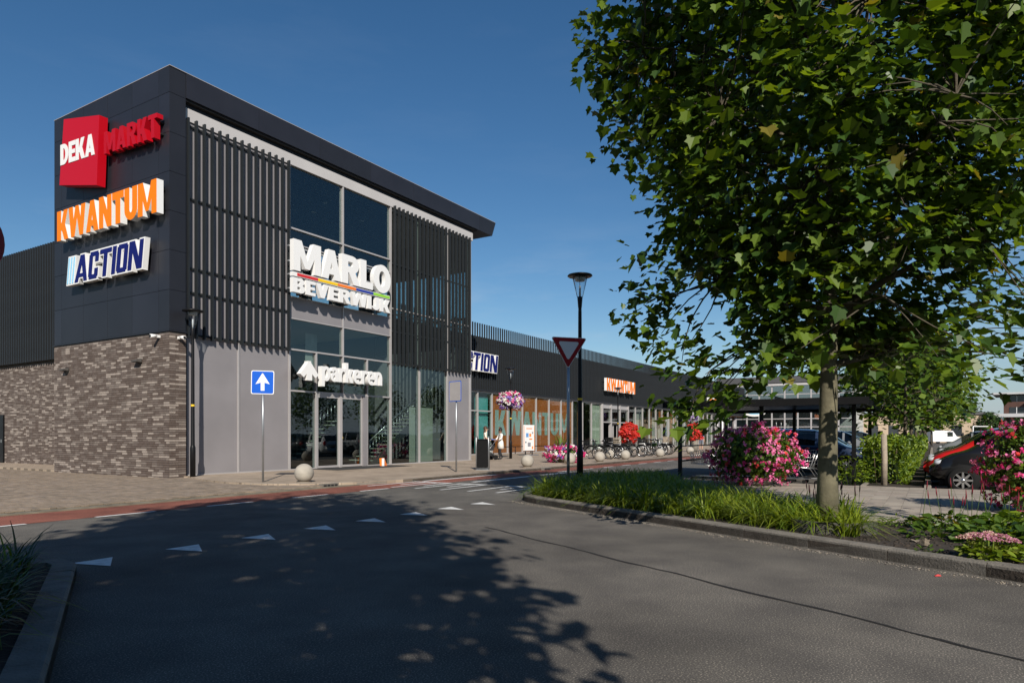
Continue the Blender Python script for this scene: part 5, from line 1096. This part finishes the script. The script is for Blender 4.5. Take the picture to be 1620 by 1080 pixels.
used = set(); desc = ['black bicycle', 'black bicycle with a pale front crate', 'white-framed bicycle', 'dark bicycle with a black front crate', 'grey bicycle']
ords = ['first', 'second', 'third', 'fourth', 'fifth', 'sixth', 'seventh', 'eighth', 'ninth', 'tenth', 'eleventh', 'twelfth', 'thirteenth', 'fourteenth']
for i, k in enumerate([0, 3, 1, 0, 4, 0, 3, 0, 2, 0, 4, 1, 0, 2]):
    b_ = bks[k] if k not in used else copy_tree(bks[k]); used.add(k)
    b_.location = W(20.9+i*.93, 4.6+rnd.uniform(-.25, .25), .1); b_.rotation_euler = (R(rnd.uniform(-4, 7)), 0, ANG+R(-90+rnd.uniform(-14, 14)+(180 if i % 5 == 3 else 0)+(28 if i == 0 else 0)))
    b_['label'] = '%s, %s from the left in the kerb row' % (desc[k], ords[i])
# bicycle racks / low rail by the road far away
t = thB('barrier_rail', 'black tubular barrier behind the farther bicycles', 'rail', 27, 2.6, .1)
for i in range(6): MB().tube([(i*2.0, 0, 0), (i*2.0, 0, .98)], .03, 8).ob('post', 'black_metal', t)
MB().tube([(0, 0, 1.0), (10, 0, 1.0)], .03, 8).tube([(0, 0, .55), (10, 0, .55)], .022, 8).ob('rail_bar', 'black_metal', t)
# ------------------------------------------------------------------ cars
def car(label, body, L=3.9, H=1.48, Wd=1.7, style='hatch', loc=(0, 0, 0), rz=0., lights=True):
    """x forward, origin under the middle"""
    t = thing('parked_car', label, 'car', loc, rz, 'parked cars')
    h = L/2
    # stations: x, half width, sill z, shoulder z, roof z (= shoulder where no cabin), roof half width
    if style == 'mpv': st = [(-1., .62, .42, .72, .78, .5), (-.97, .78, .3, .95, 1.1, .6), (-.9, .83, .24, 1.0, 1.42, .62), (-.7, .85, .22, .98, 1.49, .62), (-.3, .85, .22, .96, 1.52, .62), (.1, .85, .22, .94, 1.49, .6), (.28, .85, .22, .93, 1.36, .58), (.5, .84, .22, .93, 1.08, .56), (.6, .84, .22, .92, .95, .6), (.78, .82, .24, .82, .85, .62), (.92, .74, .28, .66, .7, .56), (1., .5, .36, .52, .55, .4)]
    else: st = [(-1., .6, .42, .74, .8, .5), (-.97, .76, .3, .94, 1.02, .6), (-.86, .82, .23, .97, 1.36, .6), (-.65, .84, .21, .95, 1.46, .6), (-.3, .84, .2, .93, H, .6), (.05, .84, .2, .91, H-.03, .59), (.2, .84, .2, .9, 1.36, .57), (.42, .83, .2, .89, 1.03, .57), (.52, .83, .2, .88, .92, .62), (.76, .81, .22, .8, .84, .62), (.92, .73, .27, .66, .7, .55), (1., .5, .36, .54, .57, .4)]
    xs = [a[0] for a in st]; A = np.array(st); K = 46; xx = np.linspace(-1, 1, K)
    I = [np.interp(xx, xs, A[:, i]) for i in range(6)]
    for i in range(1, 6):   # smooth
        for _ in range(2): I[i][1:-1] = .25*I[i][:-2]+.5*I[i][1:-1]+.25*I[i][2:]
    kW = Wd/1.7; kH = H/1.5; rings = []; bodym, glas = MB(), MB(); NR = 14
    for j in range(K):
        x = xx[j]*h; hw, sl, shz, rf, rw = I[1][j]*kW, I[2][j]*kH, I[3][j]*kH, I[4][j]*kH, I[5][j]*kW
        half = [(hw*.8, sl), (hw*.96, sl+.06), (hw, sl+(shz-sl)*.35), (hw*1.01, sl+(shz-sl)*.62), (hw*.97, shz-.04), (hw*.93, shz)]
        if rf-shz > .12: half += [(hw*.93+(rw-hw*.93)*.25, shz+(rf-shz)*.3), (hw*.93+(rw-hw*.93)*.75, shz+(rf-shz)*.78), (rw*.97, shz+(rf-shz)*.93), (rw*.8, rf-.01), (rw*.4, rf+.012), (0, rf+.016)]
        else: half += [(hw*.86, shz+(rf-shz)*.5), (hw*.75, shz+(rf-shz)*.8), (hw*.6, rf-.0), (hw*.4, rf+.005), (hw*.2, rf+.01), (0, rf+.012)]
        rings.append([(x, y, z) for y, z in half]+[(x, -y, z) for y, z in reversed(half[:-1])])
    V = [p for r_ in rings for p in r_]; n = len(rings[0]); cab = [I[4][j]-I[3][j] > .12 for j in range(K)]
    bf, gf = [], []; j0 = min(j for j in range(K) if cab[j]); j1 = max(j for j in range(K) if cab[j])
    pil = [int(K*(.56 if style != 'mpv' else .58)), int(K*.34)]
    for j in range(K-1):
        for i in range(n-1):
            f = (j*n+i, j*n+i+1, (j+1)*n+i+1, (j+1)*n+i); sidew = i in (5, 6, 7, n-7, n-8, n-9); q = rings[j][i]
            isg = False
            if cab[j] and cab[j+1]:
                slope_f = xx[j] > (.1 if style == 'mpv' else .05); slope_r = xx[j] < -.84
                if sidew and i not in (5, n-7) or sidew: isg = j0+3 <= j <= j1-3 and j not in pil and i not in (8,)
                elif (slope_f or slope_r) and 8 <= i <= n-10: isg = True
            (gf if isg else bf).append(f)
    bf.append(tuple(range(n))); bf.append(tuple((K-1)*n+i for i in reversed(range(n))))
    for j in range(K-1): bf.append((j*n+n-1, j*n, (j+1)*n, (j+1)*n+n-1))
    bo = MB().add(V, [tuple(reversed(f)) for f in bf], 0, True).ob('body', body, t); MB().add(V, [tuple(reversed(f)) for f in gf], 0, True).ob('windows', 'car_glass', t)
    MB().box(-h*.55, h*.45, -.55*kW, .55*kW, .3, .95).ob('interior', 'dark_cloth', t)
    fx, rx = h*.66, -h*.62
    for x in (fx, rx):
        for s_ in (-1, 1):
            y = s_*.76*kW; wh = MB().lathe([(.2, -.09), (.3, -.1), (.315, -.07), (.315, .07), (.3, .1), (.2, .09)], 28); wh.xf(Matrix.Translation((x, y, .315)) @ Matrix.Rotation(R(90), 4, 'X')); wo_ = wh.ob('wheel', 'rubber', t)
            rm = MB().lathe([(.205, -.085*s_), (.2, -.02*s_), (.0, -.02*s_)], 24)
            rm.lathe([(.195, .088), (.215, .088)] if s_ < 0 else [(.195, -.088), (.215, -.088)], 24)
            for k in range(8):
                a = k*math.pi/4; c, s2 = math.cos(a), math.sin(a); zz = .085*(-s_) ; p = [(.03*c-.028*s2, .03*s2+.028*c), (.2*c-.02*s2, .2*s2+.02*c), (.2*c+.02*s2, .2*s2-.02*c), (.03*c+.028*s2, .03*s2-.028*c)]
                rm.prism(p, min(zz, zz*.55), max(zz, zz*.55))
            rm.lathe([(0, -.09*s_), (.045, -.09*s_), (.045, -.05*s_)], 14); rm.xf(Matrix.Translation((x, y, .315)) @ Matrix.Rotation(R(90), 4, 'X')); rm.ob('rim', 'rim', wo_)
            MB().lathe([(.0, 0), (.365, 0), (.365, .012), (0, .012)], 24).xf(Matrix.Translation((x, s_*.852*kW, .33)) @ Matrix.Rotation(R(90)*(1), 4, 'X') @ Matrix.Translation((0, 0, -.006))).ob('wheel_arch', 'rubber', t)
            wo_.location = (0, s_*.055*kW+s_*.02, 0)
    for s_ in (-1, 1):
        MB().sphere((h*.86, s_*.6*kW, .66*kH), .17, 14, 8, 0, (1.15, .7, .5)).ob('headlight', 'headlight', t); MB().sphere((-h*.94, s_*.66*kW, .85*kH), .14, 12, 8, 0, (.6, .8, 1.3)).ob('tail_light', 'tail', t)
        MB().sphere((h*.3, s_*.96*kW, .97*kH), .1, 12, 8, 0, (.8, 1.1, .75)).ob('mirror', body, t)
        MB().box(-h*.08, h*.03, s_*.855*kW-.008, s_*.855*kW+.008, .78*kH, .8*kH).ob('door_handle', body, t)
    MB().box(h*.985, h*.995, -.26, .26, .38, .48).ob('number_plate', 'plate', t); MB().box(h*.97, h*.985, -.5, .5, .26, .36).ob('grille', 'black_plastic', t)
    MB().box(-h*.9, h*.9, -.7*kW, .7*kW, .17, .3).ob('underbody', 'rubber', t)
    return t
# car park row right of the hedge, noses towards the hedge (facing -n = local +y)
front = ANG+R(90)
rowc = [('car_black', 'mpv', 'black car with silver alloy wheel nearest the walkway', 8.1, 22.15), ('car_red', 'mpv', 'red car parked beyond the nearest black car', 10.7, 22.0), ('car_green', 'mpv', 'dark green car parked beyond the red one', 13.3, 22.0), ('car_grey', 'hatch', 'grey hatchback parked behind the dark green car', 15.8, 22.0), ('car_black', 'mpv', 'black car, fifth in the row right of the hedge', 18.4, 22.3), ('car_blue', 'hatch', 'dark blue car, sixth in the row right of the hedge', 21.0, 22.2), ('car_black', 'hatch', 'black car, seventh in the row right of the hedge', 26.2, 22.3), ('car_grey', 'mpv', 'grey car far along the row right of the hedge', 34, 22.4)]
for b_, st_, lab, s_, n_ in rowc: car(lab, b_, 3.95 if st_ == 'hatch' else 4.1, 1.5 if st_ == 'hatch' else 1.62, 1.7, st_, W(s_, n_, .0), front)
back = ANG-R(90)
for b_, st_, lab, s_, n_ in [('car_blue', 'mpv', 'dark blue car behind the trolleys facing the hedge', 16.0, 16.1), ('car_white', 'hatch', 'white car behind the trolley shelter', 19.2, 14.6), ('car_black', 'hatch', 'black car beyond the dark blue one left of the hedge', 18.8, 16.3), ('car_grey', 'mpv', 'grey car farther back left of the hedge', 24, 16.2), ('car_blue', 'hatch', 'blue car far back left of the hedge', 29.5, 16.2), ('car_black', 'mpv', 'black car farthest back left of the hedge', 35, 16.2)]: car(lab, b_, 4.2, 1.5 if st_ == 'hatch' else 1.62, 1.72, st_, W(s_, n_, .0), back)
# parking bay lines
for i in range(12):
    s_ = 7.15+2.55*i; MB().add([(s_, -20.6, 0), (s_, -24.8, 0), (s_+.1, -24.8, 0), (s_+.1, -20.6, 0)], [(0, 1, 2, 3)]).ob('bay_line', 'white_paint', pm)
# white van and height bar far off
t = thing('white_van', 'white van standing far off at the end of the car park', 'van', at(1492, 112, 0), R(5))
MB().add([(-2.4, -.9, .35), (2.5, -.9, .35), (2.5, -.9, 1.0), (1.7, -.88, 1.2), (1.1, -.8, 2.1), (-2.4, -.8, 2.15), (-2.4, .9, .35), (2.5, .9, .35), (2.5, .9, 1.0), (1.7, .88, 1.2), (1.1, .8, 2.1), (-2.4, .8, 2.15)], [(0, 1, 2, 3, 4, 5), (11, 10, 9, 8, 7, 6), (0, 6, 7, 1), (1, 7, 8, 2), (2, 8, 9, 3), (4, 10, 11, 5), (5, 11, 6, 0), (3, 9, 10, 4)]).ob('body', 'car_white', t)
MB().add([(1.72, -.8, 1.22), (1.13, -.72, 2.05), (1.13, .72, 2.05), (1.72, .8, 1.22)], [(3, 2, 1, 0)]).xf(Matrix.Translation((.012, 0, .01))).ob('windscreen', 'window_dark', t); MB().box(.1, 1.0, -.91, -.885, 1.2, 1.9).ob('side_window', 'window_dark', t)
for x in (-1.5, 1.6):
    for y in (-.85, .75): MB().tube([(x, y, .35), (x, y+.1, .35)], .35, 16).ob('wheel', 'rubber', t)
t = thing('height_bar', 'thin white height-limit bar over the car park lane', 'height bar', at(1553, 90, 0), R(10))
MB().tube([(-1.3, 0, 0), (-1.3, 0, 2.55), (1.5, 0, 2.55), (1.5, 0, 0)], .07, 8).ob('bar', 'white', t)
# apartment block
AP = thing('apartment_block', 'far brown brick apartment block with pale balconies', 'building', at(1570, 150, 0), R(-38))
def A_(name, m, *b): return MB().box(*b).ob(name, m, AP)
A_('wall', 'brown_brick', 2, 40, 0, 14, 0, 8.6); A_('penthouse', 'roof_grey', 3, 40, 1, 14, 8.6, 10.2); A_('roof', 'pale_render', 0, 41, -1.5, 14, 10.2, 10.6)
for f in range(4):
    z = .3+f*2.55
    for i in range(9): x = 3+i*4.1; w_ = MB().box(x, x+2.6, -.06 if f < 3 else .94, .02 if f < 3 else 1.02, z+.5, z+2.05).ob('window', 'window_dark', AP); MB().box(x+1.25, x+1.35, -.09 if f < 3 else .91, -.061 if f < 3 else .939, z+.5, z+2.05).ob('window_bar', 'white', w_)
    if f: A_('balcony', 'pale_render', (-2 if f == 2 else 6), 40, -1.4, -.1, z-.1, z+.65)
# tan wall far behind the cars
t = thing('low_building', 'low tan building far behind the parked cars', 'building', at(1330, 130, 0), R(-10))
MB().box(-8, 26, 0, 10, 0, 5.2).ob('wall', 'wall_tan', t); MB().box(-8.3, 26.3, -.3, 10.3, 5.2, 5.6).ob('roof', 'roof_grey', t)
for i in range(9): MB().box(-6+i*3.6, -4.2+i*3.6, -.05, .0, 1.2, 3.2).ob('window', 'window_dark', t)
# ------------------------------------------------------------------ people
def person(label, loc, rz, J, mats_, region, hair, H=1.68, hairm='hair_brown', extra=None):
    """J: joint dict in metres, x right, y forward; one skinned body"""
    t = thing('person', label, 'person', loc, rz)
    order = list(J); idx = {k: i for i, k in enumerate(order)}
    E_ = [('pelvis', 'waist'), ('waist', 'chest'), ('chest', 'neck'), ('neck', 'head0'), ('head0', 'head1')]
    for s_ in 'LR': E_ += [('chest', 'sh'+s_), ('sh'+s_, 'el'+s_), ('el'+s_, 'wr'+s_), ('wr'+s_, 'ha'+s_), ('pelvis', 'hip'+s_), ('hip'+s_, 'kn'+s_), ('kn'+s_, 'an'+s_), ('an'+s_, 'to'+s_)]
    me = bpy.data.meshes.new('body'); me.from_pydata([J[k][0] for k in order], [(idx[a], idx[b]) for a, b in E_], [])
    o = bpy.data.objects.new('body_rig', me); col.objects.link(o)
    md = o.modifiers.new('skin', 'SKIN'); sk = me.skin_vertices[0].data
    for k in order: sk[idx[k]].radius = J[k][1]
    sk[idx['pelvis']].use_root = True; sd_ = o.modifiers.new('sub', 'SUBSURF'); sd_.levels = 2; sd_.render_levels = 2
    dg_ = bpy.context.evaluated_depsgraph_get(); m2 = bpy.data.meshes.new_from_object(o.evaluated_get(dg_)); bpy.data.objects.remove(o)
    m2.materials.clear()
    for k in mats_: m2.materials.append(M[k])
    for p in m2.polygons: p.material_index = region(p.center); p.use_smooth = True
    m2.name = 'body'
    # fingers and face features joined in
    bm_ = bmesh.new(); bm_.from_mesh(m2); ex = MB()
    for s_ in 'LR':
        a, b = Vector(J['wr'+s_][0]), Vector(J['ha'+s_][0]); d = (b-a).normalized(); sd2 = d.cross(Vector((0, 1, 0)))
        sd2 = sd2.normalized() if sd2.length > .1 else Vector((1, 0, 0))
        for k, L in enumerate((.065, .075, .07, .055)):
            q = b+sd2*(k-1.5)*.018; ex.tube([q, q+d*L*.6, q+d*L+Vector((0, .015, 0))], [.009, .008, .006], 6)
        q = a.lerp(b, .4); ex.tube([q, q+sd2*.04+d*.03, q+sd2*.045+d*.065], [.011, .009, .007], 6)
    hc = Vector(J['head1'][0]); fy = 1
    ex.tube([hc+Vector((0, .085, .0)), hc+Vector((0, .115, -.035)), hc+Vector((0, .09, -.045))], [.008, .014, .008], 6)
    for x in (-.09, .09): ex.sphere(hc+Vector((x, 0, -.02)), .025, 8, 6, 0, (.5, 1, 1.3))
    ex.box(hc.x-.025, hc.x+.025, hc.y+.085, hc.y+.098, hc.z-.082, hc.z-.07, 1)
    for x in (-.035, .035): ex.sphere(hc+Vector((x, .088, .005)), .012, 6, 5, 1)
    e2 = ex.mesh('tmp', [mats_[0], 'hair_black']); o_ = len(m2.materials); m2.materials.append(M['hair_black'])
    k0 = len(bm_.faces); bm_.from_mesh(e2); bm_.faces.ensure_lookup_table()
    for f in bm_.faces[k0:]: f.material_index = 0 if f.material_index == 0 else o_
    bm_.to_mesh(m2); bm_.free(); obj('body', m2, t)
    hm = MB()
    for c, r_, sc in hair: hm.sphere(hc+Vector(c), r_, 14, 10, 0, sc)
    hm.ob('hair', hairm, t)
    if extra: extra(t, J)
    return t
def joints(H=1.68, arms=None, legs=None, lean=0.):
    k = H/1.7
    J = dict(pelvis=((0, 0, .93*k), (.15, .11)), waist=((0, .0+lean*.3, 1.1*k), (.125, .09)), chest=((0, lean*.7, 1.3*k), (.15, .1)), neck=((0, lean+.01, 1.47*k), (.055, .055)), head0=((0, lean+.02, 1.54*k), (.075, .085)), head1=((0, lean+.03, 1.62*k), (.085, .1)))
    ar = arms or {}
    for s_, x in (('L', -1), ('R', 1)):
        A_2 = ar.get(s_, ((x*.24, 0, 1.12), (x*.25, .05, .88), (x*.25, .08, .8)))
        J['sh'+s_] = ((x*.17, lean*.8, 1.4*k), (.06, .06)); J['el'+s_] = (A_2[0], (.045, .045)); J['wr'+s_] = (A_2[1], (.03, .03)); J['ha'+s_] = (A_2[2], (.035, .02))
        lg = (legs or {}).get(s_, ((x*.1, .01, .5), (x*.1, -.02, .09), (x*.11, .13, .035)))
        J['hip'+s_] = ((x*.09, 0, .86*k), (.09, .095)); J['kn'+s_] = (lg[0], (.06, .06)); J['an'+s_] = (lg[1], (.042, .045)); J['to'+s_] = (lg[2], (.04, .03))
    return J
# woman with long hair in a cream top, behind the bin, holding something blue
J1 = joints(1.7, {'R': ((.26, .05, 1.15), (.26, .26, 1.05), (.26, .33, 1.06)), 'L': ((-.25, -.02, 1.13), (-.24, .03, .9), (-.24, .05, .82))})
def reg1(c): 
    if c.z > 1.47: return 0
    if c.z > .9 and not ((abs(c.x) > .2 and (c.z < 1.2))): return 1
    if abs(c.x) > .2 and c.z > .6: return 0
    return 3 if c.z < .08 else 2
def ex1(t, J): MB().box(.2, .36, .3, .52, 1.07, 1.1, 0, .01).ob('held_leaflet', 'blue_item', t)
person('woman with long brown hair and cream top behind the litter bin', W(sn(768, 1.0), 1.0, .1), ANG-R(150), J1, ['skin', 'cream', 'dark_cloth', 'dark_cloth'], reg1, [((0, -.03, .03), .11, (1, 1, 1.0)), ((-.06, -.05, -.16), .07, (.8, .7, 2.2)), ((.06, -.05, -.16), .07, (.8, .7, 2.2)), ((0, -.08, -.18), .1, (1, .5, 2))], extra=ex1)
# woman in white pushing a pram, seen from behind
J2 = joints(1.62, {'R': ((.24, .08, 1.12), (.17, .32, 1.02), (.15, .39, 1.02)), 'L': ((-.24, .08, 1.12), (-.17, .32, 1.02), (-.15, .39, 1.02))}, {'L': ((-.09, .08, .49), (-.1, .1, .09), (-.1, .25, .035)), 'R': ((.09, .02, .5), (.1, -.16, .12), (.1, -.03, .035))})
def reg2(c):
    if c.z > 1.4: return 0
    if c.z > .62 and c.y < .2: return 1
    if c.z > .8: return 0
    return 3 if c.z < .08 else 2
pw_loc = W(sn(792, .6), .6, .1); p_rot = ANG+R(60)
def ex2(t, J):
    MB().lathe([(.155, 1.0), (.18, .9), (.23, .58), (.225, .58), (.17, .9), (.15, 1.0)], 16).xf(Matrix.Diagonal((1, .8, 1, 1))).ob('tunic_skirt', 'white_cloth', t)
    MB().tube([(-.15, -.1, 1.4), (0, -.125, 1.2), (.17, -.1, 1.0)], .014, 6).tube([(-.15, .1, 1.4), (0, .125, 1.2), (.17, .1, 1.0)], .014, 6).ob('bag_strap', 'dark_cloth', t)
person('person in a white tunic with dark strap pushing a pram', pw_loc, p_rot, J2, ['skin_dark', 'white_cloth', 'dark_cloth', 'dark_cloth'], reg2, [((0, -.02, .03), .1, (1, 1.05, 1)), ((0, -.04, .13), .05, (1, 1, 1))], 1.62, 'hair_black', ex2)
pf = pw_loc+Matrix.Rotation(p_rot, 3, 'Z') @ Vector((0, .72, 0))
t = thing('pram', 'black pram pushed by the person in white', 'pram', pf, p_rot)
MB().tube([(-.22, -.33, 1.02), (.22, -.33, 1.02)], .016, 8).tube([(-.22, -.33, 1.02), (-.24, .3, .3)], .014, 6).tube([(.22, -.33, 1.02), (.24, .3, .3)], .014, 6).tube([(-.23, .1, .55), (-.24, -.3, .16)], .014, 6).tube([(.23, .1, .55), (.24, -.3, .16)], .014, 6).ob('frame', 'galv', t)
MB().add([(-.2, -.2, .5), (.2, -.2, .5), (.2, .38, .46), (-.2, .38, .46), (-.22, -.26, .78), (.22, -.26, .78), (.22, .42, .62), (-.22, .42, .62)], [(3, 2, 1, 0), (0, 1, 5, 4), (1, 2, 6, 5), (2, 3, 7, 6), (3, 0, 4, 7)]).ob('seat', 'dark_cloth', t)
hd2 = MB()
for i in range(7):
    a = R(-20+i*22); pts = [(x, -.02-.3*math.cos(a)*math.sqrt(max(.05, 1-(x/.24)**2*.25)), .78+.34*math.sin(a)) for x in (-.22, -.11, 0, .11, .22)]
    if i: hd2.add(prev+pts, [(k, k+1, k+6, k+5) for k in range(4)], 0, True)
    prev = pts
hd2.ob('hood', 'dark_cloth', t); MB().box(-.18, .18, -.25, .25, .2, .36, 0, .03).ob('basket', 'dark_cloth', t)
for x in (-.25, .25):
    for y, r_ in ((-.3, .13), (.32, .1)): MB().tube([(x-.015, y, r_), (x+.015, y, r_)], r_, 16).ob('wheel', 'rubber', t)
# man in a blue shirt far among the bicycles
J3 = joints(1.78)
person('man in a light blue shirt and shorts beyond the bicycles', W(sn(1109, 3.2), 3.2, .1), ANG+R(120), J3, ['skin', 'blue_cloth', 'shorts', 'dark_cloth'], lambda c: 0 if c.z > 1.5 else (1 if c.z > .95 and not (abs(c.x) > .21 and c.z < 1.15) else (0 if abs(c.x) > .2 and c.z > .6 else (2 if c.z > .52 else (3 if c.z < .09 else 0)))), [((0, -.015, .04), .1, (1, 1, .9))])
